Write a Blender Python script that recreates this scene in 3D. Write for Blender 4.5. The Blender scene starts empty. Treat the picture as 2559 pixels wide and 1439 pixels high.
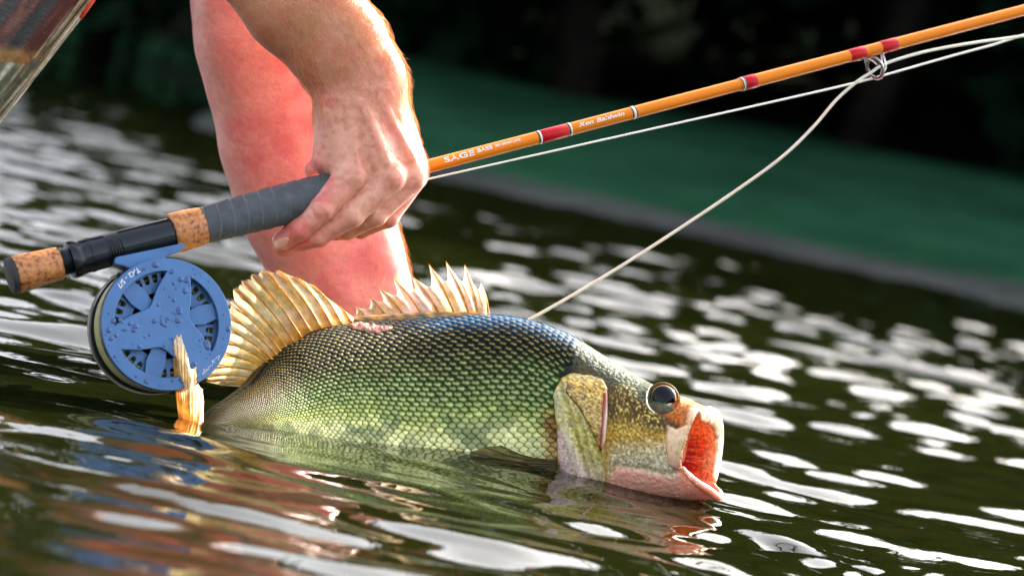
import bpy, bmesh, math, random
import numpy as np
from mathutils import Vector, Matrix
from mathutils.bvhtree import BVHTree
random.seed(7)
rng = np.random.default_rng(7)
SC = bpy.context.scene
COL = SC.collection
R = math.radians

# ------------------------------------------------------------------ camera
CAM_H, F_PX, ROLL, PITCH = 0.226, 7108.0, R(12.0), math.atan(385 / 7108.0)
CX, CY = 1279.5, 719.5                      # photograph centre, 2559 x 1439 pixels
CAM = np.array([0.0, -2.0, CAM_H])
FWD = np.array([0, math.cos(PITCH), -math.sin(PITCH)])
_up = np.array([0, math.sin(PITCH), math.cos(PITCH)])
RGT = math.cos(ROLL) * np.array([1.0, 0, 0]) + math.sin(ROLL) * _up
UPV = -math.sin(ROLL) * np.array([1.0, 0, 0]) + math.cos(ROLL) * _up
cd = bpy.data.cameras.new('camera')
cam = bpy.data.objects.new('camera', cd)
COL.objects.link(cam)
cam.matrix_world = Matrix(((RGT[0], UPV[0], -FWD[0], CAM[0]), (RGT[1], UPV[1], -FWD[1], CAM[1]),
                           (RGT[2], UPV[2], -FWD[2], CAM[2]), (0, 0, 0, 1)))
cd.sensor_width = 36; cd.sensor_fit = 'HORIZONTAL'; cd.lens = 100
cd.clip_start = 0.05; cd.clip_end = 2000
cd.dof.use_dof = True; cd.dof.focus_distance = 1.915; cd.dof.aperture_fstop = 8.0
SC.camera = cam

# ------------------------------------------------------------------ sky, sun, exposure
SUN_AZ, SUN_EL = R(48), R(34)               # azimuth measured from +x towards +y (behind the scene, right)
SUN_DIR = np.array([math.cos(SUN_AZ) * math.cos(SUN_EL), math.sin(SUN_AZ) * math.cos(SUN_EL), math.sin(SUN_EL)])
w = bpy.data.worlds.new('World'); SC.world = w; w.use_nodes = True
nt = w.node_tree
bg = nt.nodes['Background']
sky = nt.nodes.new('ShaderNodeTexSky'); sky.sky_type = 'NISHITA'; sky.sun_disc = False
sky.sun_elevation = SUN_EL; sky.sun_rotation = math.pi / 2 - SUN_AZ
sky.dust_density = 6.0; sky.air_density = 1.0; sky.ozone_density = 1.0
hs = nt.nodes.new('ShaderNodeHueSaturation'); hs.inputs['Saturation'].default_value = 0.5       # thin high haze
nt.links.new(sky.outputs[0], hs.inputs['Color']); nt.links.new(hs.outputs[0], bg.inputs[0]); bg.inputs[1].default_value = 0.15
sl = bpy.data.lights.new('sun', 'SUN'); sl.energy = 5.0; sl.angle = R(0.5); sl.color = (1.0, 0.93, 0.82)
so = bpy.data.objects.new('sun', sl); COL.objects.link(so)
so.rotation_euler = Vector(SUN_DIR).to_track_quat('Z', 'Y').to_euler()
vs = SC.view_settings
vs.view_transform = 'Standard'; vs.look = 'None'; vs.gamma = 1.0; vs.exposure = 2.25; vs.use_curve_mapping = False
SC.cycles.use_denoising = True
SC.cycles.max_bounces = 8; SC.cycles.transparent_max_bounces = 12
SC.cycles.caustics_reflective = False; SC.cycles.caustics_refractive = False
SC.cycles.sample_clamp_indirect = 6.0

# ------------------------------------------------------------------ helpers
def P(x, y, wy):
    """point on the ray of photograph pixel (x, y) at world depth y = wy (arrays welcome)"""
    x = np.asarray(x, float); y = np.asarray(y, float); wy = np.asarray(wy, float)
    r = FWD + RGT * ((x - CX) / F_PX)[..., None] + UPV * ((CY - y) / F_PX)[..., None]
    t = (wy - CAM[1]) / r[..., 1]
    return CAM + r * t[..., None]
def PD(x, y, dep):
    """the same, at distance dep along the view axis"""
    x = np.asarray(x, float); y = np.asarray(y, float); dep = np.asarray(dep, float)
    r = FWD + RGT * ((x - CX) / F_PX)[..., None] + UPV * ((CY - y) / F_PX)[..., None]
    return CAM + r * dep[..., None]
def proj(p):
    q = np.asarray(p) - CAM
    d = q @ FWD
    return np.stack([CX + F_PX * (q @ RGT) / d, CY - F_PX * (q @ UPV) / d], -1)
def lin(r, g, b):
    return tuple((c / 255 / 12.92) if c / 255 <= 0.04045 else ((c / 255 + 0.055) / 1.055) ** 2.4 for c in (r, g, b))
def linA(c):
    c = np.asarray(c, float) / 255
    return np.where(c <= 0.04045, c / 12.92, ((c + 0.055) / 1.055) ** 2.4)
def smooth(a, b, x):
    t = np.clip((x - a) / (b - a), 0, 1); return t * t * (3 - 2 * t)
def hash3(i, j, k, seed=0):
    n = (i.astype(np.int64) * 374761393 + j.astype(np.int64) * 668265263 + k.astype(np.int64) * 2147483647 + seed * 1274126177) & 0xffffffff
    n = ((n ^ (n >> 13)) * 1274126177) & 0xffffffff
    return ((n ^ (n >> 16)) & 0xffffff) / float(0xffffff)
def vnoise(p, seed=0):
    p = np.asarray(p, float); f = np.floor(p); u = p - f; u = u * u * (3 - 2 * u); i = f.astype(np.int64)
    out = 0
    for dx in (0, 1):
        for dy in (0, 1):
            for dz in (0, 1):
                wgt = (u[..., 0] if dx else 1 - u[..., 0]) * (u[..., 1] if dy else 1 - u[..., 1]) * (u[..., 2] if dz else 1 - u[..., 2])
                out = out + wgt * hash3(i[..., 0] + dx, i[..., 1] + dy, i[..., 2] + dz, seed)
    return out
def fbm(p, o=3, seed=0):
    s, a, n = 0, 1.0, 0
    for k in range(o):
        s = s + a * vnoise(np.asarray(p) * 2 ** k, seed + k); n += a; a *= 0.5
    return s / n
def catmull(keys, t):
    """keys (n,d) sampled at t in 0..n-1"""
    k = np.asarray(keys, float); n = len(k); t = np.clip(np.asarray(t, float), 0, n - 1)
    i = np.minimum(t.astype(int), n - 2); f = (t - i)[:, None]
    p1, p2 = k[i], k[i + 1]; p0 = k[np.maximum(i - 1, 0)]; p3 = k[np.minimum(i + 2, n - 1)]
    return 0.5 * ((2 * p1) + (-p0 + p2) * f + (2 * p0 - 5 * p1 + 4 * p2 - p3) * f ** 2 + (-p0 + 3 * p1 - 3 * p2 + p3) * f ** 3)
def poly_sdf(px, py, poly):
    """signed distance (positive inside) of points to a polygon"""
    poly = np.asarray(poly, float); px = np.asarray(px, float); py = np.asarray(py, float)
    d = np.full(px.shape, 1e18); ins = np.zeros(px.shape, bool)
    for a, b in zip(poly, np.roll(poly, -1, 0)):
        e = b - a; wx, wy = px - a[0], py - a[1]
        t = np.clip((wx * e[0] + wy * e[1]) / (e @ e + 1e-12), 0, 1)
        d = np.minimum(d, (wx - e[0] * t) ** 2 + (wy - e[1] * t) ** 2)
        c = ((a[1] > py) != (b[1] > py)) & (px < (b[0] - a[0]) * (py - a[1]) / (b[1] - a[1] + 1e-12) + a[0])
        ins ^= c
    d = np.sqrt(d)
    return np.where(ins, d, -d)
def make_mesh(name, V, Fc, smooth_shade=True, colors=None):
    me = bpy.data.meshes.new(name)
    V = np.asarray(V, np.float32)
    me.from_pydata(V.tolist(), [], Fc if isinstance(Fc, list) else np.asarray(Fc).tolist())
    if smooth_shade:
        me.polygons.foreach_set('use_smooth', np.ones(len(me.polygons), bool))
    if colors is not None:
        at = me.color_attributes.new('Col', 'FLOAT_COLOR', 'POINT')
        c = np.ones((len(V), 4), np.float32); c[:, :3] = colors
        at.data.foreach_set('color', c.ravel())
    me.update()
    return me
def link(name, me, mat=None, parent=None):
    o = bpy.data.objects.new(name, me); COL.objects.link(o)
    if mat is not None:
        me.materials.clear(); me.materials.append(mat)
    if parent is not None:
        o.parent = parent
        o.matrix_parent_inverse = parent_inv(parent)
    return o
def parent_inv(p):
    if p.parent is None:
        return Matrix.Translation(-Vector(p.location))
    return Matrix.Identity(4)
def obj(name, V, Fc, mat=None, parent=None, smooth_shade=True, colors=None):
    return link(name, make_mesh(name, V, Fc, smooth_shade, colors), mat, parent)
def tag(o, label, cat=None, group=None, kind=None):
    o['label'] = label
    if cat: o['category'] = cat
    if group: o['group'] = group
    if kind: o['kind'] = kind
    return o
def thing(name, label, cat, loc, group=None):
    e = bpy.data.objects.new(name, None); COL.objects.link(e); e.location = Vector(loc); e.empty_display_size = 0.05
    return tag(e, label, cat, group)
def grid_faces(nu, nv, close_v=False, close_u=False):
    i = np.arange(nu if close_u else nu - 1); j = np.arange(nv if close_v else nv - 1)
    I, J = np.meshgrid(i, j, indexing='ij'); I2 = (I + 1) % nu; J2 = (J + 1) % nv
    return np.stack([I * nv + J, I * nv + J2, I2 * nv + J2, I2 * nv + J], -1).reshape(-1, 4)
class MB:
    """collects geometry for one mesh"""
    def __init__(s): s.V = []; s.F = []; s.C = []; s.n = 0
    def add(s, V, Fc, col=None):
        V = np.asarray(V, float).reshape(-1, 3)
        s.V.append(V); s.F += [tuple(int(a) + s.n for a in f) for f in Fc]
        if col is not None: s.C.append(np.broadcast_to(np.asarray(col, float), (len(V), 3)))
        s.n += len(V)
    def build(s, name, mat, parent=None, smooth_shade=True):
        return obj(name, np.concatenate(s.V), s.F, mat, parent, smooth_shade, np.concatenate(s.C) if s.C else None)
def frame_of(t, ref=(0, 0, 1)):
    t = np.asarray(t, float); t = t / np.linalg.norm(t); ref = np.asarray(ref, float)
    if abs(t @ ref) > 0.95: ref = np.array([1.0, 0, 0])
    u = np.cross(ref, t); u /= np.linalg.norm(u)
    return u, np.cross(t, u)
def tube(pts, rad, n=8, cap=True):
    pts = np.asarray(pts, float); m = len(pts); rad = np.broadcast_to(np.asarray(rad, float), (m,))
    T = np.gradient(pts, axis=0); T /= np.linalg.norm(T, axis=1)[:, None] + 1e-12
    u, _ = frame_of(T[0]); V = []
    for k in range(m):
        u = u - T[k] * (u @ T[k]); u /= np.linalg.norm(u) + 1e-12; v = np.cross(T[k], u)
        a = np.arange(n) * 2 * math.pi / n
        V.append(pts[k] + rad[k] * (np.cos(a)[:, None] * u + np.sin(a)[:, None] * v))
    V = np.concatenate(V); Fc = [tuple(f) for f in grid_faces(m, n, close_v=True)]
    if cap:
        Fc.append(tuple(range(n))[::-1]); Fc.append(tuple(range((m - 1) * n, m * n)))
    return V, Fc
def lathe(O, ax, e1, e2, prof, n=48, cap=True, rfun=None):
    """prof: list of (s along ax, radius)"""
    prof = np.asarray(prof, float); a = np.arange(n) * 2 * math.pi / n
    S, A = np.meshgrid(prof[:, 0], a, indexing='ij'); Rr = np.broadcast_to(prof[:, 1][:, None], S.shape).copy()
    if rfun is not None: Rr = Rr + rfun(S, A)
    V = O + S[..., None] * ax + (Rr * np.cos(A))[..., None] * e1 + (Rr * np.sin(A))[..., None] * e2
    Fc = [tuple(f) for f in grid_faces(len(prof), n, close_v=True)]
    if cap:
        m = len(prof); Fc.append(tuple(range(n))[::-1]); Fc.append(tuple(range((m - 1) * n, m * n)))
    return V.reshape(-1, 3), Fc
def sharp_by_angle(o, ang=35):
    me = o.data
    bm = bmesh.new(); bm.from_mesh(me)
    for e in bm.edges:
        if len(e.link_faces) == 2 and e.calc_face_angle(0) > R(ang): e.smooth = False
    bmesh.ops.recalc_face_normals(bm, faces=bm.faces)
    bm.to_mesh(me); bm.free()
    return o

# ------------------------------------------------------------------ materials
def new_mat(name):
    m = bpy.data.materials.new(name); m.use_nodes = True
    n = m.node_tree; return m, n, n.nodes['Principled BSDF'], n.nodes['Material Output']
def N(n, t, **kw):
    nd = n.nodes.new(t)
    for k, v in kw.items(): setattr(nd, k, v)
    return nd
def noise_col(n, base_sock_or_col, scale, amount, detail=4, rough=0.6):
    """multiply a colour by noise in object space"""
    tc = N(n, 'ShaderNodeTexCoord'); nz = N(n, 'ShaderNodeTexNoise')
    nz.inputs['Scale'].default_value = scale; nz.inputs['Detail'].default_value = detail; nz.inputs['Roughness'].default_value = rough
    n.links.new(tc.outputs['Object'], nz.inputs['Vector'])
    mr = N(n, 'ShaderNodeMapRange'); mr.inputs[1].default_value = 0.3; mr.inputs[2].default_value = 0.7
    mr.inputs[3].default_value = 1 - amount; mr.inputs[4].default_value = 1 + amount
    n.links.new(nz.outputs['Fac'], mr.inputs[0])
    mx = N(n, 'ShaderNodeMix', data_type='RGBA', blend_type='MULTIPLY'); mx.inputs[0].default_value = 1.0
    if isinstance(base_sock_or_col, tuple): mx.inputs[6].default_value = (*base_sock_or_col, 1)
    else: n.links.new(base_sock_or_col, mx.inputs[6])
    n.links.new(mr.outputs[0], mx.inputs[7])
    return mx.outputs[2], nz, tc
def bump(n, bsdf, height_sock, strength, dist):
    b = N(n, 'ShaderNodeBump'); b.inputs['Strength'].default_value = strength; b.inputs['Distance'].default_value = dist
    n.links.new(height_sock, b.inputs['Height']); n.links.new(b.outputs[0], bsdf.inputs['Normal']); return b
def simple(name, col, rough=0.5, metal=0.0, nscale=None, namt=0.15, bscale=None, bdist=0.0005, coat=0.0, spec=0.5):
    m, n, b, o = new_mat(name)
    b.inputs['Roughness'].default_value = rough; b.inputs['Metallic'].default_value = metal
    b.inputs['Coat Weight'].default_value = coat; b.inputs['Coat Roughness'].default_value = 0.08
    b.inputs['Specular IOR Level'].default_value = spec
    b.inputs['Base Color'].default_value = (*col, 1)
    if nscale:
        s, nz, tc = noise_col(n, col, nscale, namt); n.links.new(s, b.inputs['Base Color'])
    if bscale:
        tc = N(n, 'ShaderNodeTexCoord'); nz = N(n, 'ShaderNodeTexNoise'); nz.inputs['Scale'].default_value = bscale; nz.inputs['Detail'].default_value = 5
        n.links.new(tc.outputs['Object'], nz.inputs['Vector']); bump(n, b, nz.outputs['Fac'], 0.6, bdist)
    return m
def vcol(name, rough=0.4, nscale=None, namt=0.2, bscale=None, bdist=0.0004, bstr=0.6, coat=0.0, sss=0.0, spec=0.5):
    m, n, b, o = new_mat(name)
    a = N(n, 'ShaderNodeVertexColor'); a.layer_name = 'Col'
    s = a.outputs['Color']
    if nscale: s, nz, tc = noise_col(n, s, nscale, namt)
    n.links.new(s, b.inputs['Base Color'])
    b.inputs['Roughness'].default_value = rough; b.inputs['Coat Weight'].default_value = coat; b.inputs['Coat Roughness'].default_value = 0.12
    b.inputs['Specular IOR Level'].default_value = spec
    if sss:
        b.inputs['Subsurface Weight'].default_value = sss; b.inputs['Subsurface Radius'].default_value = (1, 0.35, 0.2); b.inputs['Subsurface Scale'].default_value = 0.008
    if bscale:
        tc = N(n, 'ShaderNodeTexCoord'); nz = N(n, 'ShaderNodeTexNoise'); nz.inputs['Scale'].default_value = bscale; nz.inputs['Detail'].default_value = 4
        n.links.new(tc.outputs['Object'], nz.inputs['Vector']); bump(n, b, nz.outputs['Fac'], bstr, bdist)
    return m
def fin_mat(name, alpha=0.12, trans=0.6):
    m, n, b, o = new_mat(name)
    a = N(n, 'ShaderNodeVertexColor'); a.layer_name = 'Col'
    s, nz, tc = noise_col(n, a.outputs['Color'], 160, 0.35, 5)
    n.links.new(s, b.inputs['Base Color']); b.inputs['Roughness'].default_value = 0.3
    tr = N(n, 'ShaderNodeBsdfTranslucent'); n.links.new(s, tr.inputs[0])
    mx = N(n, 'ShaderNodeMixShader'); mx.inputs[0].default_value = trans
    n.links.new(b.outputs[0], mx.inputs[1]); n.links.new(tr.outputs[0], mx.inputs[2])
    tp = N(n, 'ShaderNodeBsdfTransparent'); m2 = N(n, 'ShaderNodeMixShader'); m2.inputs[0].default_value = alpha
    n.links.new(mx.outputs[0], m2.inputs[1]); n.links.new(tp.outputs[0], m2.inputs[2])
    n.links.new(m2.outputs[0], o.inputs[0])
    return m

# ================================================================== WATER
def water_mat():
    m, n, b, o = new_mat('lake_water')
    n.nodes.remove(b)
    tc = N(n, 'ShaderNodeTexCoord')
    mp = N(n, 'ShaderNodeMapping'); mp.inputs['Scale'].default_value = (0.55, 1.0, 1.0); mp.inputs['Rotation'].default_value = (0, 0, R(-14))
    n.links.new(tc.outputs['Object'], mp.inputs['Vector'])
    nz = N(n, 'ShaderNodeTexNoise'); nz.inputs['Scale'].default_value = 38; nz.inputs['Detail'].default_value = 3
    n.links.new(mp.outputs[0], nz.inputs['Vector'])
    bp = N(n, 'ShaderNodeBump'); bp.inputs['Strength'].default_value = 0.55; bp.inputs['Distance'].default_value = 0.0009
    n.links.new(nz.outputs['Fac'], bp.inputs['Height'])
    fr = N(n, 'ShaderNodeFresnel'); fr.inputs['IOR'].default_value = 1.55; n.links.new(bp.outputs[0], fr.inputs['Normal'])
    gl = N(n, 'ShaderNodeBsdfGlossy'); gl.inputs['Roughness'].default_value = 0.02; n.links.new(bp.outputs[0], gl.inputs['Normal'])
    gl.inputs['Color'].default_value = (1, 1, 1, 1)
    df = N(n, 'ShaderNodeBsdfDiffuse'); df.inputs['Color'].default_value = (0.009, 0.011, 0.002, 1)
    tp = N(n, 'ShaderNodeBsdfTransparent'); tp.inputs['Color'].default_value = (0.62, 0.60, 0.28, 1)
    mb = N(n, 'ShaderNodeMixShader'); mb.inputs[0].default_value = 0.38
    n.links.new(df.outputs[0], mb.inputs[1]); n.links.new(tp.outputs[0], mb.inputs[2])
    mx = N(n, 'ShaderNodeMixShader'); n.links.new(fr.outputs[0], mx.inputs[0])
    n.links.new(mb.outputs[0], mx.inputs[1]); n.links.new(gl.outputs[0], mx.inputs[2])
    n.links.new(mx.outputs[0], o.inputs[0])
    return m
WDIR = R(-76)                                  # ripples run towards the camera, a little to the right
_wr = np.random.default_rng(21)
WAVES = []
for k in range(64):
    lam = 0.040 * (0.17 / 0.040) ** _wr.random() if k < 54 else _wr.uniform(0.2, 0.45)
    WAVES.append((lam, WDIR + _wr.normal(0, 0.30), _wr.random() * 2 * math.pi, _wr.normal(1, 0.25)))
def water_z(x, y, spacing=None):
    """height of the lake surface"""
    x = np.asarray(x, float); y = np.asarray(y, float); z = np.zeros_like(x)
    # slow warp so crests are short and uneven
    wx = x + 0.05 * np.sin(2.1 * y + 0.7) + 0.03 * np.sin(5.3 * x + 3.1 * y)
    wy = y + 0.04 * np.sin(3.7 * x + 1.3 * y) + 0.02 * np.sin(9.1 * x - 4.0 * y)
    for lam, a, ph, amp in WAVES:
        A = (0.0052 if lam < 0.19 else 0.0030) * lam * amp
        t = 2 * math.pi * (wx * math.cos(a) + wy * math.sin(a)) / lam + ph
        if spacing is not None: A = A * smooth(2.2, 4.5, lam / spacing)
        z = z + A * (np.sin(t) + 0.22 * np.sin(2 * t + 1.2))
    z = z * (0.75 + 0.35 * smooth(-0.2, 1.2, x + 0.3 * y) + 0.35 * smooth(0.2, 2.5, y))
    # calmer water in the lee of the fish, this side of it
    calm = np.exp(-(((x + 0.10) / 0.24) ** 2 + ((y + 0.16) / 0.17) ** 2))
    z = z * (1 - 0.72 * calm)
    # bow ridges fanning out from the jaw
    jx, jy = 0.135, -0.075
    dx, dy = x - jx, y - jy
    ang = np.arctan2(dy, dx); rr = np.hypot(dx, dy)
    env = np.exp(-((ang + 0.85) / 0.55) ** 2) * smooth(0.0, 0.05, rr) * np.exp(-rr / 0.45)
    z = z + 0.0040 * env * np.sin(2 * math.pi * (rr * np.sin(ang + 0.72)) / 0.062 + 0.6)
    return z
d = 0.35 * (14.0 / 0.35) ** (np.arange(1250) / 1249)
d = np.concatenate([d, [18, 22, 28, 36, 48, 64, 90, 130, 200]])
tc_ = np.linspace(-1, 1, 340); ta = 0.25 * tc_
wide = np.array([0.28, 0.34, 0.42, 0.55, 0.75, 1.1, 1.7, 3.0]); ta = np.concatenate([-wide[::-1], ta, wide])
D2, T2 = np.meshgrid(d, ta, indexing='ij')
X2 = D2 * T2; Y2 = D2 - 2.0
sp = np.maximum(np.gradient(X2, axis=1), np.gradient(Y2, axis=0) * 0.8)
Z2 = water_z(X2, Y2, sp)
Vw = np.stack([X2, Y2, Z2], -1).reshape(-1, 3)
Fw = [tuple(f) for f in grid_faces(len(d), len(ta))]
nb = len(Vw)
Vw = np.concatenate([Vw, [(-40, -1.66, -0.02), (40, -1.66, -0.02), (40, -40, -0.02), (-40, -40, -0.02)]])
Fw.append((nb + 3, nb + 2, nb + 1, nb))
Mwater = water_mat()
tag(obj('lake_water', Vw, Fw, Mwater), 'rippled dark green lake water with white glints', kind='structure')
# lake bed
bedm = simple('lake_mud', (0.014, 0.013, 0.006), 0.9, nscale=3, namt=0.3)
g = np.linspace(-1, 1, 60); gx, gy = np.meshgrid(g * 60, g * 60 + 20, indexing='ij')
gz = -0.42 - 0.1 * fbm(np.stack([gx * 0.6, gy * 0.6, gx * 0], -1))
tag(obj('lake_bed', np.stack([gx, gy, gz], -1).reshape(-1, 3), grid_faces(60, 60), bedm), 'muddy lake bed under the water', kind='structure')

# ================================================================== BANKS
def shore_y(x):
    # near bank on the right (about 8 m off), far bank on the left (about 48 m off)
    near = 7.6 - 0.55 * x + 0.5 * np.sin(0.9 * x + 0.4)
    near = np.maximum(near, 2.5)
    return near + 40 * smooth(-1.2, -2.6, x)
def bank_z(x, y):
    e = y - shore_y(x)
    z = -0.35 + 0.35 * smooth(-1.6, 0.0, e) + 0.05 * smooth(0, 0.4, e) + 0.50 * smooth(0.3, 7.0, e) + 0.25 * smooth(7, 9, e) + 4.0 * smooth(8, 22, e) + 9.0 * smooth(20, 70, e)
    return z + 0.05 * (fbm(np.stack([x * 0.8, y * 0.8, 0 * x], -1)) - 0.5) * smooth(0, 1, e)
def ground_mat():
    m, n, b, o = new_mat('bank_ground')
    a = N(n, 'ShaderNodeVertexColor'); a.layer_name = 'Col'
    s, nz, tc = noise_col(n, a.outputs['Color'], 1.2, 0.45, 8, 0.7)
    n.links.new(s, b.inputs['Base Color']); b.inputs['Roughness'].default_value = 0.95; b.inputs['Specular IOR Level'].default_value = 0.0
    nz2 = N(n, 'ShaderNodeTexNoise'); nz2.inputs['Scale'].default_value = 25; n.links.new(tc.outputs['Object'], nz2.inputs['Vector'])
    bump(n, b, nz2.outputs['Fac'], 1.0, 0.08)
    return m
gx = np.concatenate([-np.geomspace(90, 3, 40), np.linspace(-2.9, 6, 90), np.geomspace(6.1, 90, 40)])
gy = np.concatenate([np.linspace(1.5, 22, 150), np.geomspace(22.3, 300, 60)])
GX, GY = np.meshgrid(gx, gy, indexing='ij')
GZ = bank_z(GX, GY)
e = GY - shore_y(GX)
nzv = fbm(np.stack([GX * 0.5, GY * 0.5, 0 * GX], -1), 4)
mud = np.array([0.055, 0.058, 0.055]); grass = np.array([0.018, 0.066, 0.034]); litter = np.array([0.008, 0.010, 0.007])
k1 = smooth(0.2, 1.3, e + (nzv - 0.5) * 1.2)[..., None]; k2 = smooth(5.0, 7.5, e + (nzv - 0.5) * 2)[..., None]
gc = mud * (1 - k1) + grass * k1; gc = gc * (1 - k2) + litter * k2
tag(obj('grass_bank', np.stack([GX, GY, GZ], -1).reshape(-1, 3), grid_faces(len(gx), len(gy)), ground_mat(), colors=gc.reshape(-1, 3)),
    'blurred green grass bank sloping down to the lake', kind='structure')

# ================================================================== TREES
def leaf_mat(name, col):
    m, n, b, o = new_mat(name)
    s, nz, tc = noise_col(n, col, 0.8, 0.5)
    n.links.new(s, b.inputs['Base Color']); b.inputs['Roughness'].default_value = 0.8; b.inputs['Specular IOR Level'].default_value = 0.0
    tr = N(n, 'ShaderNodeBsdfTranslucent'); n.links.new(s, tr.inputs[0])
    mx = N(n, 'ShaderNodeMixShader'); mx.inputs[0].default_value = 0.25
    n.links.new(b.outputs[0], mx.inputs[1]); n.links.new(tr.outputs[0], mx.inputs[2]); n.links.new(mx.outputs[0], o.inputs[0])
    return m
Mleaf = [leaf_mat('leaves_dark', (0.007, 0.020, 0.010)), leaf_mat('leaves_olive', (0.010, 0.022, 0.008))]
Mbark = simple('bark', (0.016, 0.013, 0.011), 0.9, spec=0.0, nscale=8, namt=0.4, bscale=14, bdist=0.03)
def leaf_cloud(centers, radii, n_each, size, rg):
    Vs, Fs = [], []; k = 0
    for c, rd in zip(centers, radii):
        q = rg.normal(size=(n_each, 3)); q /= np.linalg.norm(q, axis=1)[:, None]
        q = c + q * (rd * rg.random(n_each) ** 0.45)[:, None] * np.array([1, 1, 0.75])
        u = rg.normal(size=(n_each, 3)); u /= np.linalg.norm(u, axis=1)[:, None]
        t = rg.normal(size=(n_each, 3)); v = np.cross(u, t); v /= np.linalg.norm(v, axis=1)[:, None]
        s = size * rg.uniform(0.6, 1.3, n_each)[:, None]
        Vs.append(np.stack([q - u * s, q + v * s * 0.55, q + u * s, q - v * s * 0.55], 1).reshape(-1, 3))
        Fs.append(np.arange(n_each * 4).reshape(-1, 4) + k); k += n_each * 4
    return np.concatenate(Vs), np.concatenate(Fs)
def tree_meshes(seed, H):
    rg = np.random.default_rng(seed)
    mb = MB(); tips = []
    trunk = np.array([(0.15 * math.sin(k * 0.9 + seed), 0.12 * math.cos(k * 1.3 + seed), H * 0.75 * k / 7) for k in range(8)])
    mb.add(*tube(trunk, np.linspace(0.018 * H, 0.005 * H, 8), 9))
    for k in range(15):
        f = 0.18 + 0.80 * k / 14; b0 = trunk[0] + (trunk[-1] - trunk[0]) * f
        az = k * 2.4 + rg.random(); L = H * (0.34 - 0.20 * f) * rg.uniform(0.8, 1.2)
        e1 = b0 + np.array([math.cos(az) * L, math.sin(az) * L, L * rg.uniform(0.15, 0.6)])
        pts = np.stack([b0, b0 * 0.5 + e1 * 0.5 + [0, 0, 0.06 * L], e1]); mb.add(*tube(pts, [0.009 * H, 0.006 * H, 0.002 * H], 6)); tips += [pts[1], e1]
    tips.append(trunk[-1] + [0, 0, H * 0.08]); tips.append(trunk[-1] + [0, 0, H * 0.2])
    tips = np.array(tips); rad = rg.uniform(0.09, 0.15, len(tips)) * H
    LV, LF = leaf_cloud(tips, rad, 130, 0.022 * H, rg)
    return make_mesh('trunk', np.concatenate(mb.V), mb.F), make_mesh('crown', LV, LF, False)
protos = [tree_meshes(s, 8.0) for s in (3, 11, 29)]
spots = []
tr = np.random.default_rng(5)
for k in range(15):
    x = -1.2 + k * 1.45 + tr.uniform(-0.4, 0.4); spots.append((x, 13.2 + tr.uniform(0, 3.0) - 0.10 * x, tr.uniform(0.85, 1.15), 'n'))
for k in range(13):
    x = -24 + k * 2.5 + tr.uniform(-0.6, 0.6); spots.append((x, 51 + tr.uniform(0, 6), tr.uniform(2.1, 2.7), 'f'))
for k, (x, y, s, g_) in enumerate(spots):
    lab = 'dark leafy tree on the bank behind the lawn' if g_ == 'n' else 'tall dark tree on the far shore across the water'
    t = thing('leafy_tree', lab, 'tree', (x, y, float(bank_z(np.array([x]), np.array([y]))[0]) - 0.05), 'trees behind the lawn' if g_ == 'n' else 'trees on the far shore')
    t.scale = (s, s, s); t.rotation_euler = (0, 0, k * 1.9)
    tm, cm = protos[k % 3]
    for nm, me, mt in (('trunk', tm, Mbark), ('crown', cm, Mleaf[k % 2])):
        c = bpy.data.objects.new(nm, me); COL.objects.link(c); c.parent = t
        if not me.materials: me.materials.append(mt)
# low undergrowth below the crowns
rg = np.random.default_rng(9)
cs = [(x, 12.4 + rg.uniform(0, 3.5) - 0.1 * x, 0.9 + rg.uniform(0, 1.4)) for x in np.linspace(-2.2, 20, 70)] + \
     [(x, 50 + rg.uniform(0, 4), 1.2 + rg.uniform(0, 3)) for x in np.linspace(-28, 2, 60)]
cs += [(x, 16 + rg.uniform(0, 5) - 0.1 * x, 2.6 + rg.uniform(0, 2.4)) for x in np.linspace(-4, 26, 60)]
LV, LF = leaf_cloud(np.array(cs), [rg.uniform(0.7, 1.2) * (1 if c[1] < 15 else 1.7 if c[1] < 30 else 2.6) for c in cs], 260, 0.2, rg)
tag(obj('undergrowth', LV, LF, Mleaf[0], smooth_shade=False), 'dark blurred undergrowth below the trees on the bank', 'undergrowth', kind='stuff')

# ================================================================== FLY ROD
yA, yB = -0.175, 0.145
RA = P(25, 690, yA); RB = P(2640, 690 - 0.262 * 2615, yB)
RD = (RB - RA) / np.linalg.norm(RB - RA)
_cp = RD - FWD * (RD @ FWD); imgdir = _cp / np.linalg.norm(_cp)     # rod direction across the view
RN = np.cross(RD, np.cross(FWD, RD)); RN = -RN / np.linalg.norm(RN)  # square to the rod, towards the viewer
RU = np.cross(RN, RD); RU /= np.linalg.norm(RU)
if RU[2] < 0: RU = -RU
def rs(x):
    """distance along the rod of photograph column x"""
    lo, hi = -0.2, 1.2
    for _ in range(50):
        mid = (lo + hi) / 2
        if proj(RA + RD * mid)[0] < x: lo = mid
        else: hi = mid
    return lo
def rscale(s): return F_PX / ((RA + RD * s - CAM) @ FWD)             # px per metre there
def rod_lathe(name, prof, mat, parent, n=48, rfun=None, ang=35, pxr=True):
    pr = [(rs(x), (r / rscale(rs(x))) if pxr else r) for x, r in prof]
    V, Fc = lathe(RA, RD, RN, RU, pr, n, True, rfun)
    return sharp_by_angle(obj(name, V, Fc, mat, parent), ang)
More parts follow.
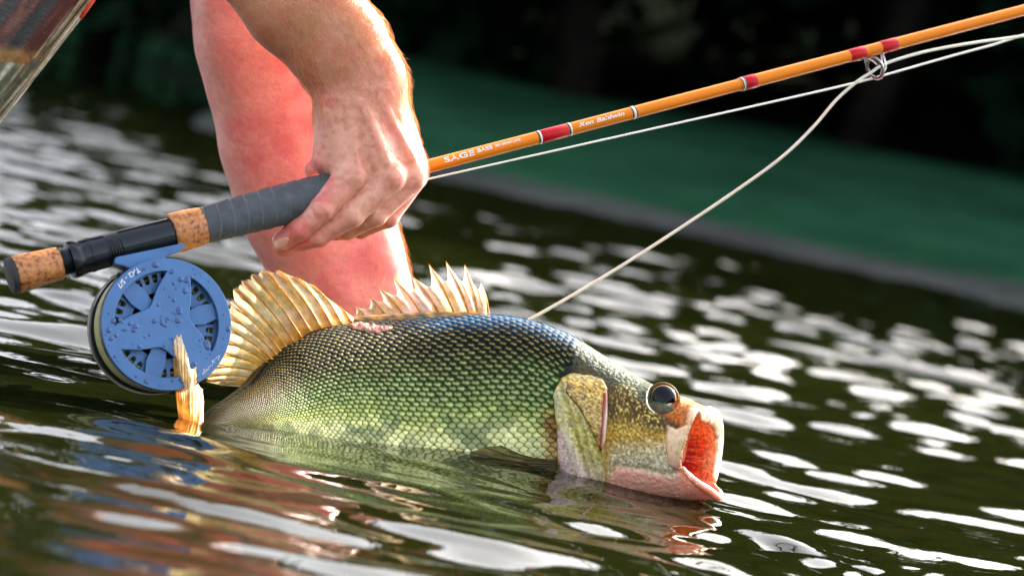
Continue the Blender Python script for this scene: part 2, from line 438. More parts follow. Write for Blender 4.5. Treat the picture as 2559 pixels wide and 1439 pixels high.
def cork_mat():
    m, n, b, o = new_mat('cork')
    tc = N(n, 'ShaderNodeTexCoord')
    vo = N(n, 'ShaderNodeTexVoronoi'); vo.inputs['Scale'].default_value = 170; n.links.new(tc.outputs['Object'], vo.inputs['Vector'])
    nz = N(n, 'ShaderNodeTexNoise'); nz.inputs['Scale'].default_value = 330; nz.inputs['Detail'].default_value = 6; n.links.new(tc.outputs['Object'], nz.inputs['Vector'])
    rp = N(n, 'ShaderNodeValToRGB')
    rp.color_ramp.elements[0].position = 0.30; rp.color_ramp.elements[0].color = (*lin(70, 36, 14), 1)
    rp.color_ramp.elements[1].position = 0.46; rp.color_ramp.elements[1].color = (*lin(176, 106, 50), 1)
    e2 = rp.color_ramp.elements.new(0.72); e2.color = (*lin(204, 140, 80), 1)
    n.links.new(nz.outputs['Fac'], rp.inputs[0]); n.links.new(rp.outputs[0], b.inputs['Base Color'])
    b.inputs['Roughness'].default_value = 0.55; b.inputs['Coat Weight'].default_value = 0.35; b.inputs['Coat Roughness'].default_value = 0.25
    bump(n, b, nz.outputs['Fac'], 0.6, 0.0006)
    return m
Mcork = cork_mat()
Mblackseat = simple('black_anodised', (0.012, 0.016, 0.020), 0.22, 0.6, coat=0.3)
Mrubber = simple('black_rubber', (0.012, 0.012, 0.012), 0.6, bscale=300)
Mtape = simple('grey_grip_tape', (0.062, 0.072, 0.080), 0.62, nscale=90, namt=0.35, bscale=420, bdist=0.0003)
Mamber = simple('amber_blank', lin(226, 124, 0), 0.3, 0.0, nscale=30, namt=0.06, coat=0.35, spec=0.12)
Mred = simple('red_thread_wrap', lin(186, 2, 16), 0.3, 0.0, nscale=200, namt=0.15, coat=0.3, spec=0.15)
Mtrim = simple('black_thread', (0.01, 0.01, 0.01), 0.3, coat=0.8)
Mwhite = simple('white_thread', (0.75, 0.72, 0.62), 0.35, coat=0.6)
Mink = simple('silver_lettering', (0.82, 0.78, 0.74), 0.4)
Msteel = simple('guide_steel', (0.42, 0.42, 0.42), 0.22, 1.0)
Mceram = simple('guide_ring_ceramic', (0.05, 0.05, 0.055), 0.15, 0.2, coat=0.6)
rod = thing('fly_rod', 'amber fly rod with cork and grey taped grip gripped by the hand', 'fishing rod', RA)
rod_lathe('butt_cork', [(36, 40), (38, 46), (44, 47.5), (90, 45), (140, 42), (148, 41), (150, 38)], Mcork, rod)
rod_lathe('butt_cap', [(21, 30), (23, 44), (27, 46.5), (36.5, 46.5)], Mrubber, rod)
thr = lambda S, A: 0.0004 * np.sin(2 * math.pi * (S / 0.0019 + A / (2 * math.pi)))
sa, sb_ = 150, 186
rod_lathe('threaded_barrel', [(sa + (sb_ - sa) * k / 60, 33.5) for k in range(61)], Mblackseat, rod, rfun=thr, ang=60)
rod_lathe('locking_ring', [(172, 38), (174, 46), (180, 47.5), (194, 47), (197, 45), (205, 44.5), (206, 42.5), (222, 42.5), (223, 44), (229, 44), (230, 42.5), (262, 42), (264, 38)], Mblackseat, rod)
rod_lathe('seat_thread', [(262 + 36 * k / 60, 41) for k in range(61)], Mblackseat, rod, rfun=thr, ang=60)
rod_lathe('reel_seat', [(296, 36), (298, 42), (304, 42.5), (436, 41), (437, 44), (447, 44.5), (450, 40)], Mblackseat, rod)
rod_lathe('cork_ring', [(430, 38), (428, 46), (430, 50), (438, 51.5), (470, 50.5), (496, 48), (506, 46.5), (508, 40)], Mcork, rod)
g0, g1, turn = rs(506), rs(1010), 0.0098
def tape_r(S, A):
    ph = ((S - g0) / turn - (A / (2 * math.pi))) % 1.0
    return 0.00055 * ph * smooth(1.0, 0.94, ph) + 0.00012 * np.sin(3 * A + S * 400)
gp = [(506, 40), (507, 44)] + [(507 + (1010 - 507) * t, 44.5 + 5.5 * math.sin(math.pi * min(1, t * 1.25)) * (1 if t < .8 else 1) - 10 * max(0, t - .55)) for t in np.linspace(0, 1, 330)] + [(1011, 20)]
rod_lathe('taped_grip', gp, Mtape, rod, n=96, rfun=tape_r, ang=80)
rod_lathe('blank', [(1000, 18), (1060, 17.2), (1345, 16.2), (1846, 14.8), (1848, 16.6), (2120, 15.2), (2560, 13.8), (2640, 13.4)], Mamber, rod, n=40)
def band(name, x0, x1, mat, lift=1.0):
    def rb(x): return np.interp(x, [1060, 1345, 1846, 1848, 2120, 2560], [17.2, 16.2, 14.8, 16.6, 15.2, 13.8]) + lift
    return rod_lathe(name, [(x0, rb(x0) - 0.6), (x0 + 1.2, rb(x0)), (x1 - 1.2, rb(x1)), (x1, rb(x1) - 0.6)], mat, rod, n=40)
for x0, x1 in ((1349, 1416), (1859, 1888), (2121, 2160), (2200, 2240)): band('red_wrap', x0, x1, Mred)
for x0, x1 in ((1341, 1345), (1417, 1421), (1575, 1578), (1585, 1588), (1850, 1853), (1856, 1858)): band('black_trim', x0, x1, Mtrim, 1.2)
for x0, x1 in ((1345, 1349), (1421, 1424), (1579, 1584), (1853.2, 1855.8)): band('white_trim', x0, x1, Mwhite, 1.1)
def text_mesh(body, size, shear=0.0, spacing=1.0):
    c = bpy.data.curves.new('txt', 'FONT'); c.body = body; c.size = size; c.shear = shear; c.space_character = spacing; c.resolution_u = 3; c.offset = 0.018 * size
    o = bpy.data.objects.new('txt', c); COL.objects.link(o)
    bpy.context.view_layer.update()
    me = bpy.data.meshes.new_from_object(o.evaluated_get(bpy.context.evaluated_depsgraph_get()))
    V = np.array([v.co[:] for v in me.vertices]); Fc = [tuple(p.vertices) for p in me.polygons]
    bpy.data.objects.remove(o); bpy.data.curves.remove(c); bpy.data.meshes.remove(me)
    return V, Fc
def rod_text(body, x0, x1, hpx, off, shear=0.0):
    V, Fc = text_mesh(body, 1.0, shear)
    s0, s1 = rs(x0), rs(x1); wv = np.ptp(V[:, 0]); V = V - [V[:, 0].min(), 0, 0]
    sc = (s1 - s0) / wv; hs = hpx / rscale(s0) / 0.7
    s = s0 + V[:, 0] * sc; r = np.interp(x0, [1060, 1345, 1846], [17.2, 16.2, 14.8]) / rscale(s0) + 0.00012
    a = (V[:, 1] * hs + off / rscale(s0)) / r
    W = RA + s[:, None] * RD + r * np.cos(a)[:, None] * RN + r * np.sin(a)[:, None] * RU
    return obj('lettering', W, Fc, Mink, rod, False)
rod_text('SAGE', 1106, 1181, 14, -2.5)
rod_text('BASS', 1189, 1226, 10, 1.5)
rod_text('290 GRAIN LINE', 1233, 1297, 6.5, 3.5)
rod_text('Ken Baldwin', 1442, 1555, 10, -1, 0.25)
# stripping guide
s_g = rs(2180); Gs = rscale(s_g)
def gpt(u, v, w_): return RA + RD * (s_g + u / Gs) + RU * (v / Gs) + RN * (w_ / Gs)
rr_ = []
for k in range(41):
    a = 2 * math.pi * k / 40; rr_.append(gpt(-8 - 6 * math.sin(a) * 0.5 + 15 * math.cos(a) * 0.55, -46 + 25 * math.sin(a), 2 + 22 * math.cos(a)))
V, Fc = tube(rr_, 3.6 / Gs, 8, False); obj('guide_ring', V, Fc, Mceram, rod)
rr2 = [gpt(-8 - 6 * math.sin(a) * 0.5 + 15 * math.cos(a) * 0.55, -46 + 29.5 * math.sin(a), 2 + 26 * math.cos(a)) for a in np.linspace(0, 2 * math.pi, 41)]
V, Fc = tube(rr2, 2.0 / Gs, 8, False); obj('guide_frame', V, Fc, Msteel, rod)
for pts in ([gpt(-50, -15, 0), gpt(-28, -16, 2), gpt(-20, -22, 12), gpt(-12, -40, 24)], [gpt(-50, -15, -2), gpt(-28, -16, -4), gpt(-22, -24, -12), gpt(-14, -44, -22)],
            [gpt(56, -14, 1), gpt(26, -15, 4), gpt(20, -28, 10), gpt(16, -52, 12), gpt(2, -66, 10)], [gpt(56, -14, -1), gpt(26, -15, -4), gpt(22, -30, -8), gpt(14, -56, -8), gpt(0, -68, 2)]):
    pp = catmull(np.array(pts), np.linspace(0, len(pts) - 1, 22)); V, Fc = tube(pp, 2.0 / Gs, 7); obj('guide_leg', V, Fc, Msteel, rod)

# ================================================================== FLY REEL
sR = rs(336); RC = RA + RD * sR - RU * 0.0570       # middle of the drum
def reel_pt(a, b, c): return RC + np.asarray(a)[..., None] * RD + np.asarray(b)[..., None] * RU + np.asarray(c)[..., None] * RN
def reel_lathe(name, prof, mat, n=96, rfun=None, ang=35, parent=None, cap=True):
    V, Fc = lathe(RC, RN, RD, RU, prof, n, cap, rfun)
    return sharp_by_angle(obj(name, V, Fc, mat, parent or reel), ang)
def blue_mat():
    m, n, b, o = new_mat('blue_anodised')
    s, nz, tc = noise_col(n, lin(70, 108, 154), 60, 0.12)
    n.links.new(s, b.inputs['Base Color']); b.inputs['Metallic'].default_value = 0.35; b.inputs['Roughness'].default_value = 0.38
    nz2 = N(n, 'ShaderNodeTexNoise'); nz2.inputs['Scale'].default_value = 900; n.links.new(tc.outputs['Object'], nz2.inputs['Vector'])
    bump(n, b, nz2.outputs['Fac'], 0.15, 0.0002)
    return m
Mblue = blue_mat()
Mframe = simple('black_reel_frame', (0.010, 0.013, 0.022), 0.25, 0.7, coat=0.3)
Mworn = simple('worn_metal_edge', (0.20, 0.15, 0.12), 0.3, 0.9)
Mflyline = simple('olive_fly_line', lin(176, 172, 108), 0.4, nscale=200, namt=0.12, coat=0.3)
reel = thing('fly_reel', 'blue ported fly reel with wet droplets hanging under the rod seat', 'fishing reel', RC)
RR = 0.0425; CF = 0.0225
def cut_plate(name, outer, holes, c, thick, bev, mat, parent):
    cu = bpy.data.curves.new(name, 'CURVE'); cu.dimensions = '2D'; cu.fill_mode = 'BOTH'; cu.extrude = thick / 2 - bev; cu.bevel_depth = bev; cu.bevel_resolution = 1
    for poly in [outer] + holes:
        sp_ = cu.splines.new('POLY'); sp_.points.add(len(poly) - 1); sp_.use_cyclic_u = True
        for q, (a, b) in zip(sp_.points, poly): q.co = (a, b, 0, 1)
    o = bpy.data.objects.new(name, cu); COL.objects.link(o); bpy.context.view_layer.update()
    me = bpy.data.meshes.new_from_object(o.evaluated_get(bpy.context.evaluated_depsgraph_get()))
    V = np.array([v.co[:] for v in me.vertices]); Fc = [tuple(p.vertices) for p in me.polygons]
    bpy.data.objects.remove(o); bpy.data.curves.remove(cu); bpy.data.meshes.remove(me)
    W = reel_pt(V[:, 0], V[:, 1], V[:, 2] + c)
    return sharp_by_angle(obj(name, W, Fc, mat, parent), 40)
def ring(r, n=120): return [(r * math.cos(a), r * math.sin(a)) for a in np.arange(n) * 2 * math.pi / n]
def round_poly(pts, rad, seg=5):
    pts = np.asarray(pts, float); out = []
    n = len(pts)
    for k in range(n):
        a, b, c = pts[k - 1], pts[k], pts[(k + 1) % n]
        u = a - b; v = c - b; lu, lv = np.linalg.norm(u), np.linalg.norm(v); r = min(rad, 0.45 * lu, 0.45 * lv)
        p0, p2 = b + u / lu * r, b + v / lv * r
        for t in np.linspace(0, 1, seg): out.append(tuple((1 - t) ** 2 * p0 + 2 * t * (1 - t) * b + t * t * p2))
    return out
holes = []
for k in range(3):
    phi = R(120 * k); hw = R(48)
    outer_arc = [(0.825 * RR * math.cos(phi + t), 0.825 * RR * math.sin(phi + t)) for t in np.linspace(-hw, hw, 26)]
    inner = []
    for t in np.linspace(1, -1, 26)[1:-1]:
        r = (0.36 + 0.44 * abs(t) ** 2.0) * RR; inner.append((r * math.cos(phi + t * hw), r * math.sin(phi + t * hw)))
    pl = outer_arc + inner
    holes.append(round_poly(pl[::1], 0.0016, 3))
spool = cut_plate('spool_face', ring(RR), holes, CF, 0.0026, 0.0005, Mblue, reel)
holes = []
for k in range(6):
    side = 1 if k % 2 == 0 else -1; phi = R(120 * (k // 2) + 27 * side)
    # opening on either side of a lower arm
    pl = [(r * RR * math.cos(phi + R(a)), r * RR * math.sin(phi + R(a))) for r, a in
          ((0.83, -19), (0.85, -7), (0.85, 7), (0.83, 19), (0.62, 16 + 3 * side), (0.42, 14 + 2 * side), (0.40, -14 + 2 * side), (0.60, -16 + 3 * side))]
    holes.append(round_poly(pl, 0.0022, 5))
sp2 = cut_plate('spool_web', ring(0.86 * RR), holes, CF - 0.0036, 0.0020, 0.0004, Mblue, reel)
holes = []
for k in range(34):
    phi = 2 * math.pi * k / 34
    pl = [(r * RR * math.cos(phi + a), r * RR * math.sin(phi + a)) for r, a in ((0.80, -0.066), (0.80, 0.066), (0.66, 0.058), (0.66, -0.058))]
    holes.append(round_poly(pl, 0.0018, 5))
holes.append(ring(0.52 * RR, 60))
cut_plate('ported_flange', ring(0.87 * RR), holes, CF - 0.0078, 0.0016, 0.0003, Mblue, reel)
kn = lambda S, A: 0.00022 * np.sign(np.sin(A * 150 + (S - CF) * 900)) * ((S < CF - 0.0022) & (S > CF - 0.0072))
reel_lathe('knurled_rim', [(CF - 0.0015, 0.87 * RR), (CF - 0.0015, RR * 1.003), (CF - 0.0021, RR * 1.008)] + [(CF - 0.0023 - 0.0005 * k, RR * 1.008) for k in range(10)] + [(CF - 0.0074, RR * 1.008), (CF - 0.0085, RR * 1.0), (CF - 0.0092, RR * 0.96), (CF - 0.0092, 0.87 * RR)], Mframe, 300, kn, 60, cap=False)
reel_lathe('spool_flange_edge', [(CF - 0.0094, RR * 0.87), (CF - 0.0094, RR * 0.985), (CF - 0.0112, RR * 0.985), (CF - 0.0112, RR * 0.86)], Mworn, 96, cap=False)
reel_lathe('arbor', [(CF - 0.0125, 0.50 * RR), (CF - 0.0125, 0.56 * RR), (-0.012, 0.56 * RR), (-0.012, 0.50 * RR)], Mframe, cap=False)
reel_lathe('drag_hub', [(-0.018, 0.10 * RR), (CF - 0.006, 0.10 * RR), (CF - 0.006, 0.02 * RR)], Mworn, 32)
mb = MB(); rl = np.random.default_rng(4)
for layer, (rad, n_w) in enumerate(((0.955, 9), (0.90, 10), (0.82, 10), (0.74, 10), (0.64, 10))):
    for k in range(n_w):
        c0 = CF - 0.0126 - 0.00175 * k; t1, t2 = rl.uniform(-0.0012, 0.0012, 2); ro = rad * RR + rl.uniform(-0.0006, 0.0006)
        a = np.linspace(0, 2 * math.pi, 73)[:-1]
        pts = reel_pt(ro * np.cos(a), ro * np.sin(a), c0 + t1 * np.cos(a) + t2 * np.sin(a))
        nn = 8; b = np.arange(nn) * 2 * math.pi / nn
        rad_dir = np.cos(a)[:, None] * RD + np.sin(a)[:, None] * RU
        V = pts[:, None] + 0.00098 * (np.cos(b)[None, :, None] * rad_dir[:, None] + np.sin(b)[None, :, None] * RN)
        mb.add(V.reshape(-1, 3), grid_faces(72, nn, True, True))
wl = mb.build('wound_line', Mflyline, reel); wl['kind'] = 'stuff'
reel_lathe('spool_back_flange', [(-0.0066, 0.3 * RR), (-0.0066, 0.97 * RR), (-0.0084, 0.97 * RR), (-0.0084, 0.3 * RR)], Mframe, cap=False)
reel_lathe('frame', [(-0.0092, 0.75 * RR), (-0.0092, 1.0 * RR), (-0.0105, 1.01 * RR), (-0.0125, 1.01 * RR), (-0.0132, 0.965 * RR), (-0.0150, 0.965 * RR), (-0.0156, 1.0 * RR), (-0.0185, 1.0 * RR), (-0.0205, 0.96 * RR), (-0.0212, 0.90 * RR), (-0.0212, 0.6 * RR), (-0.019, 0.35 * RR), (-0.019, 0.001)], Mframe, cap=False)
reel_lathe('frame_edge', [(-0.0158, 0.995 * RR), (-0.0160, 1.012 * RR), (-0.0184, 1.012 * RR), (-0.0186, 0.995 * RR)], Mworn, cap=False)
reel_lathe('drag_knob', [(-0.0205, 0.22 * RR), (-0.0215, 0.28 * RR), (-0.0285, 0.27 * RR), (-0.0295, 0.22 * RR), (-0.0295, 0.001)], Mframe, 40)
# crank knob on the left edge behind the frame
mb = MB(); kc = reel_pt(np.array(-0.80 * RR), np.array(0.12 * RR), np.array(0.0))
V, Fc = lathe(kc, RN, RD, RU, [(-0.0335, 0.001), (-0.0335, 0.004), (-0.031, 0.0052), (-0.024, 0.0048), (-0.0205, 0.003)], 24); mb.add(V, Fc); mb.build('crank_knob', Msteel, reel)
# frame pillars and the foot
for a in (R(70), R(112), R(200), R(340)):
    pts = [reel_pt(np.array(0.985 * RR * math.cos(a)), np.array(0.985 * RR * math.sin(a)), np.array(c)) for c in (-0.0165, 0.012)]
    if a in (R(70), R(112)):
        V, Fc = tube(pts, 0.0024, 10); obj('frame_pillar', V, Fc, Mframe, reel)
def px_ab(x, y):
    k = rscale(sR); dx, dy = x - proj(RA + RD * sR)[0], y - proj(RA + RD * sR)[1]
    iu = np.array([RD @ RGT, -(RD @ UPV)]); L = np.linalg.norm(iu); iu = iu / L
    iv = np.array([-(iu[1]), iu[0]])
    return ((dx * iu[0] + dy * iu[1]) / k / L, 0.0570 - (dx * iv[0] + dy * iv[1]) / k)
foot_px = [(282, 648), (446, 611), (447, 622), (432, 634), (404, 644), (396, 662), (345, 684), (322, 678), (300, 668), (280, 663)]
ab = np.array([px_ab(*q) for q in foot_px]); nf = len(ab)
mb = MB(); hw_ = 0.0075
V = np.concatenate([reel_pt(ab[:, 0], ab[:, 1], np.full(nf, hw_ + 0.004)), reel_pt(ab[:, 0], ab[:, 1], np.full(nf, -hw_ + 0.002))])
mb.add(V, [tuple(range(nf)), tuple(range(2 * nf - 1, nf - 1, -1))] + [(k, k + nf, (k + 1) % nf + nf, (k + 1) % nf) for k in range(nf)])
fo = mb.build('reel_foot', Mblue, reel, False)
bm = bmesh.new(); bm.from_mesh(fo.data); bmesh.ops.recalc_face_normals(bm, faces=bm.faces); bmesh.ops.bevel(bm, geom=list(bm.edges), offset=0.0006, segments=2, affect='EDGES'); bm.to_mesh(fo.data); bm.free()
# lettering on the rim
def rim_text(body, phi0, size, rin, tops_in=True, shear=0.0):
    V, Fc = text_mesh(body, size, shear); V = V - [V[:, 0].min(), 0, 0]
    r = RR * rin - V[:, 1]; a = phi0 + V[:, 0] / (RR * 0.92)
    return obj('rim_lettering', reel_pt(r * np.cos(a), r * np.sin(a), np.full(len(V), CF + 0.00142)), Fc, Mink, reel, False)
rim_text('TX2 - 5/7', R(101), 0.0046, 0.965)
# small handwritten scrawl on the lower rim
ts = np.linspace(0, 1, 90); sa_ = R(-70) + ts * R(17); sr_ = RR * 0.925 + 0.0011 * np.sin(ts * 46) * (0.5 + 0.5 * np.sin(ts * 7.0)) + 0.0006 * np.sin(ts * 19)
V, Fc = tube(reel_pt(sr_ * np.cos(sa_), sr_ * np.sin(sa_), np.full(90, CF + 0.0014)), 0.00013, 5); obj('scrawl', V, Fc, Mink, reel)
ts = np.linspace(0, 1, 40); sa_ = R(-50) + R(4) * np.sin(ts * 5.2); sr_ = RR * (0.965 - 0.075 * ts)
V, Fc = tube(reel_pt(sr_ * np.cos(sa_), sr_ * np.sin(sa_), np.full(40, CF + 0.0014)), 0.00016, 5); obj('scrawl', V, Fc, Mink, reel)
# droplets on the face
mb = MB(); dr = np.random.default_rng(12); made = 0
while made < 110:
    a, rr0 = dr.random() * 2 * math.pi, RR * math.sqrt(dr.random())
    x, y = rr0 * math.cos(a), rr0 * math.sin(a); loc = min(abs((math.degrees(a) - 60 * j) % 120) for j in (1,)); loc = min(loc, 120 - loc)
    on_arm = rr0 > 0.86 * RR or loc < 24 or rr0 < 0.36 * RR
    if not on_arm or rr0 > 0.965 * RR: continue
    sz = dr.choice([0.0004, 0.0006, 0.0009, 0.0016]) * dr.uniform(0.7, 1.3); ex = dr.uniform(0.8, 1.7); ro = dr.random() * 3.14
    th = np.arange(10) * 2 * math.pi / 10; rings = [(1, 0), (0.8, 0.35), (0.4, 0.55)]
    V = []
    for q, hz in rings:
        qx, qy = q * sz * ex * np.cos(th), q * sz * np.sin(th)
        V.append(reel_pt(x + qx * math.cos(ro) - qy * math.sin(ro), y + qx * math.sin(ro) + qy * math.cos(ro), np.full(10, CF + 0.00132 + hz * sz * 0.4)))
    V.append(reel_pt(np.array([x]), np.array([y]), np.array([CF + 0.00132 + 0.6 * sz * 0.4])))
    Fc = [tuple(f) for f in grid_faces(3, 10, True)] + [(20 + j, 20 + (j + 1) % 10, 30) for j in range(10)]
    mb.add(np.concatenate(V), Fc); made += 1
Mdrop = simple('water_drop', lin(34, 76, 132), 0.12, 0.0, coat=0.4)
wd = mb.build('water_drops', Mdrop, reel); wd['kind'] = 'stuff'

# ================================================================== FLY LINE
Mline = simple('pale_fly_line', lin(232, 232, 212), 0.4, nscale=80, namt=0.1, coat=0.3)
Mthin = simple('pale_running_line', lin(245, 245, 235), 0.4)
ypx = lambda x: float((RA + RD * rs(x))[1])
lp = [(2700, 62), (2559, 90), (2430, 108), (2320, 128), (2240, 150), (2200, 166), (2175, 183), (2140, 206), (2090, 250), (2030, 320), (1950, 396), (1840, 476), (1700, 570), (1560, 660), (1430, 738), (1320, 800), (1290, 815)]
ly = [ypx(min(x, 2640)) for x, y in lp[:7]] + list(np.linspace(ypx(2150), 0.062, len(lp) - 7))
lk = np.concatenate([np.array(lp, float), np.array(ly)[:, None]], 1)
q = catmull(lk, np.linspace(0, len(lk) - 1, 160)); V, Fc = tube(P(q[:, 0], q[:, 1], q[:, 2]), np.linspace(0.0010, 0.0012, 160), 8)
tag(obj('fly_line', V, Fc, Mline), 'thick pale line looping from the rod guide down behind the fish', 'fishing line')
lp = [(1040, 455), (1065, 449), (1480, 356), (1900, 262), (2144, 206), (2250, 177), (2380, 140), (2480, 113), (2559, 88), (2700, 50)]
lk = np.array([(x, y, ypx(min(x, 2640)) + 0.004) for x, y in lp])
q = catmull(lk, np.linspace(0, len(lk) - 1, 120)); V, Fc = tube(P(q[:, 0], q[:, 1], q[:, 2]), np.linspace(0.0006, 0.0009, 120), 8)
tag(obj('running_line', V, Fc, Mthin), 'thin straight white line running below the rod from the hand', 'fishing line')

# ================================================================== BASS
# stations tail -> head: top pixel, bottom pixel, depth of the mid-line (world y), half thickness (m)
ST = np.array([
    (486, 1076, 494, 1112, -0.168, 0.0070), (534, 1024, 546, 1098, -0.151, 0.0095), (588, 990, 602, 1102, -0.134, 0.0135), (634, 956, 656, 1120, -0.117, 0.018),
    (672, 912, 716, 1146, -0.100, 0.0225), (720, 862, 784, 1178, -0.082, 0.027), (796, 824, 866, 1212, -0.062, 0.0315), (888, 806, 954, 1242, -0.043, 0.0355),
    (1000, 797, 1046, 1264, -0.025, 0.0385), (1112, 790, 1142, 1280, -0.012, 0.0405), (1222, 787, 1242, 1286, -0.005, 0.0415), (1324, 801, 1336, 1282, -0.003, 0.0415),
    (1420, 836, 1424, 1272, -0.006, 0.0405), (1502, 886, 1500, 1264, -0.013, 0.0392), (1574, 932, 1560, 1260, -0.022, 0.0370), (1632, 963, 1614, 1257, -0.031, 0.0345),
    (1682, 983, 1662, 1254, -0.039, 0.0315), (1722, 1002, 1712, 1252, -0.046, 0.0285)])
NU, NA = 420, 200
ang = np.arange(NA) * 2 * math.pi / NA                        # 0 top, pi/2 near side, pi belly, 3pi/2 far side
def ring_at(st):
    """rings for interpolated stations (m,6) -> (m,NA,3)"""
    top = P(st[:, 0], st[:, 1], st[:, 4]); bot = P(st[:, 2], st[:, 3], st[:, 4])
    mid = (top + bot) / 2
    tan = np.gradient(mid, axis=0); tan[:, 2] = 0; tan /= np.linalg.norm(tan, axis=1)[:, None]
    lat = np.stack([tan[:, 1], -tan[:, 0], 0 * tan[:, 0]], -1)   # towards the viewer
    c, s = np.cos(ang), np.sin(ang)
    vc = np.sign(c) * np.abs(c) ** 1.0; vs_ = np.sign(s) * np.abs(s) ** 0.86
    up = (top - bot) / 2
    shift = 0.12 * (1 - c ** 2)                                # widest a little below the middle
    return mid[:, None] + up[:, None] * (vc - shift)[None, :, None] + lat[:, None] * (st[:, 5][:, None] * vs_[None])[..., None]
stI = catmull(ST, np.linspace(0, len(ST) - 1, NU))
rings = ring_at(stI)
# mouth rim (angle, px, py, world y)
rim = np.array([(0.0, 1772, 1021, -0.055), (0.35, 1752, 1026, -0.064), (0.8, 1733, 1050, -0.071), (1.3, 1716, 1095, -0.075), (1.8, 1704, 1140, -0.075), (2.2, 1706, 1172, -0.073),
                (2.55, 1738, 1206, -0.070), (2.85, 1768, 1226, -0.066), (3.14, 1796, 1246, -0.060), (3.5, 1800, 1234, -0.052), (3.9, 1786, 1214, -0.043), (4.3, 1793, 1180, -0.036), (4.7, 1802, 1125, -0.030),
                (5.2, 1804, 1078, -0.033), (5.7, 1799, 1044, -0.040), (6.05, 1788, 1028, -0.048), (6.2832, 1772, 1021, -0.055)])
ra = np.interp(ang, rim[:, 0], np.arange(len(rim)))
rk = catmull(rim, ra); RIM = P(rk[:, 1], rk[:, 2], rk[:, 3])
NM = 26
bridge = []
last = rings[-1]; dlast = (rings[-1] - rings[-8]) / 7 * 8
for k in range(1, NM + 1):
    t = k / NM; h00 = 2 * t ** 3 - 3 * t ** 2 + 1; h10 = t ** 3 - 2 * t ** 2 + t; h01 = -2 * t ** 3 + 3 * t ** 2
    bridge.append(last * h00 + dlast * h10 * 2.0 + RIM * h01)
throat = P(1590, 1120, -0.02)
rc = RIM.mean(0)
inner = []
for k, (t, s) in enumerate(((0.02, 0.985), (0.05, 0.95), (0.12, 0.93), (0.25, 0.92), (0.42, 0.85), (0.62, 0.68), (0.82, 0.42), (1.0, 0.05))):
    c = rc * (1 - t) + throat * t; inner.append(c + (RIM - rc) * s)
allr = np.concatenate([rings, np.array(bridge), np.array(inner)])
NT = len(allr)
# pixel of each vertex, far side read from its mirror on the near side
pxv = proj(allr.reshape(-1, 3)).reshape(NT, NA, 2)
mir = np.where(np.arange(NA) <= NA // 2, np.arange(NA), (NA - np.arange(NA)) % NA)
pxm = pxv[:, mir]
X, Y = pxm[..., 0], pxm[..., 1]
nrm = np.cross(np.gradient(allr, axis=0), np.roll(allr, -1, 1) - np.roll(allr, 1, 1)); nrm /= np.linalg.norm(nrm, axis=-1)[..., None] + 1e-12
if (nrm[200, NA // 4] @ FWD) > 0: nrm = -nrm
outer_n = NU + NM
isout = (np.arange(NT) < outer_n)[:, None] & np.ones((1, NA), bool)
# ---- head relief
EYE = (1657, 995)
OP = [(1379, 985), (1400, 945), (1430, 927), (1475, 921), (1512, 940), (1526, 967), (1521, 1030), (1516, 1100), (1512, 1150), (1518, 1195), (1500, 1238), (1440, 1222), (1402, 1195), (1391, 1140), (1389, 1080), (1383, 1020)]
CHEEK = [(1530, 960), (1580, 960), (1640, 1030), (1665, 1050), (1662, 1130), (1640, 1160), (1560, 1150), (1525, 1130), (1522, 1040)]
SNOUT = [(1678, 975), (1742, 1008), (1748, 1030), (1730, 1058), (1700, 1064), (1672, 1050), (1655, 1030), (1690, 1010)]
JAW = [(1535, 1165), (1600, 1170), (1660, 1185), (1700, 1180), (1745, 1212), (1800, 1235), (1800, 1275), (1480, 1275), (1500, 1225)]
MAXI = [(1722, 1022), (1748, 1018), (1733, 1060), (1722, 1100), (1712, 1150), (1692, 1176), (1668, 1162), (1662, 1110), (1668, 1062), (1690, 1072), (1716, 1060)]
disp = 0.0012 * smooth(-4, 22, poly_sdf(X, Y, CHEEK)) + 0.0008 * smooth(0, 14, poly_sdf(X, Y, SNOUT))
disp -= 0.0016 * np.exp(-(poly_sdf(X, Y, JAW) / 7) ** 2) * (X > 1530)
disp += 0.0004 * np.exp(-((np.hypot(X - EYE[0], Y - EYE[1]) - 42) / 8) ** 2)
disp -= 0.006 * smooth(42, 34, np.hypot(X - EYE[0], Y - EYE[1]))
pn = allr * 1000
disp += 0.0005 * (fbm(pn * 0.22, 3, 5) - 0.5) * smooth(1380, 1450, X)
disp = np.where(isout, disp, 0)
allr = allr + nrm * disp[..., None]
# ---- colour (what the fish itself is coloured like)
def mixc(c, col, m): return c * (1 - m[..., None]) + linA(col) * m[..., None]
hrel = np.broadcast_to((1 - np.cos(np.minimum(ang, 2 * math.pi - ang))) / 2, X.shape)
big = fbm(pn * 0.06, 3, 9); fine = vnoise(pn * 0.85, 3)
C0 = np.zeros(X.shape + (3,)) + linA((20, 30, 16))
C0 = mixc(C0, (92, 104, 52), smooth(0.22, 0.50, hrel)); C0 = mixc(C0, (190, 192, 116), smooth(0.5, 0.9, hrel) * smooth(600, 800, X))
hd = smooth(1405, 1445, X + (fbm(pn * 0.1, 2, 2) - .5) * 30 + 0.18 * (Y - 1000))
top_d = smooth(0.30, 0.05, hrel)
Hc = np.zeros(X.shape + (3,)) + linA((184, 140, 44))
Hc = mixc(Hc, (76, 56, 22), smooth(0.36, 0.14, hrel + (big - .5) * .3))
Hc = mixc(Hc, (58, 66, 44), smooth(0.14, 0.02, hrel))
Hc = mixc(Hc, (214, 196, 96), smooth(0.55, 0.75, fine) * smooth(-10, 20, poly_sdf(X, Y, CHEEK)))
Hc = mixc(Hc, (96, 64, 16), 0.7 * smooth(0.42, 0.25, fine) * smooth(-10, 20, poly_sdf(X, Y, CHEEK)))
silver = smooth(1085, 1165, Y + (big - .5) * 60) * smooth(1505, 1540, X)
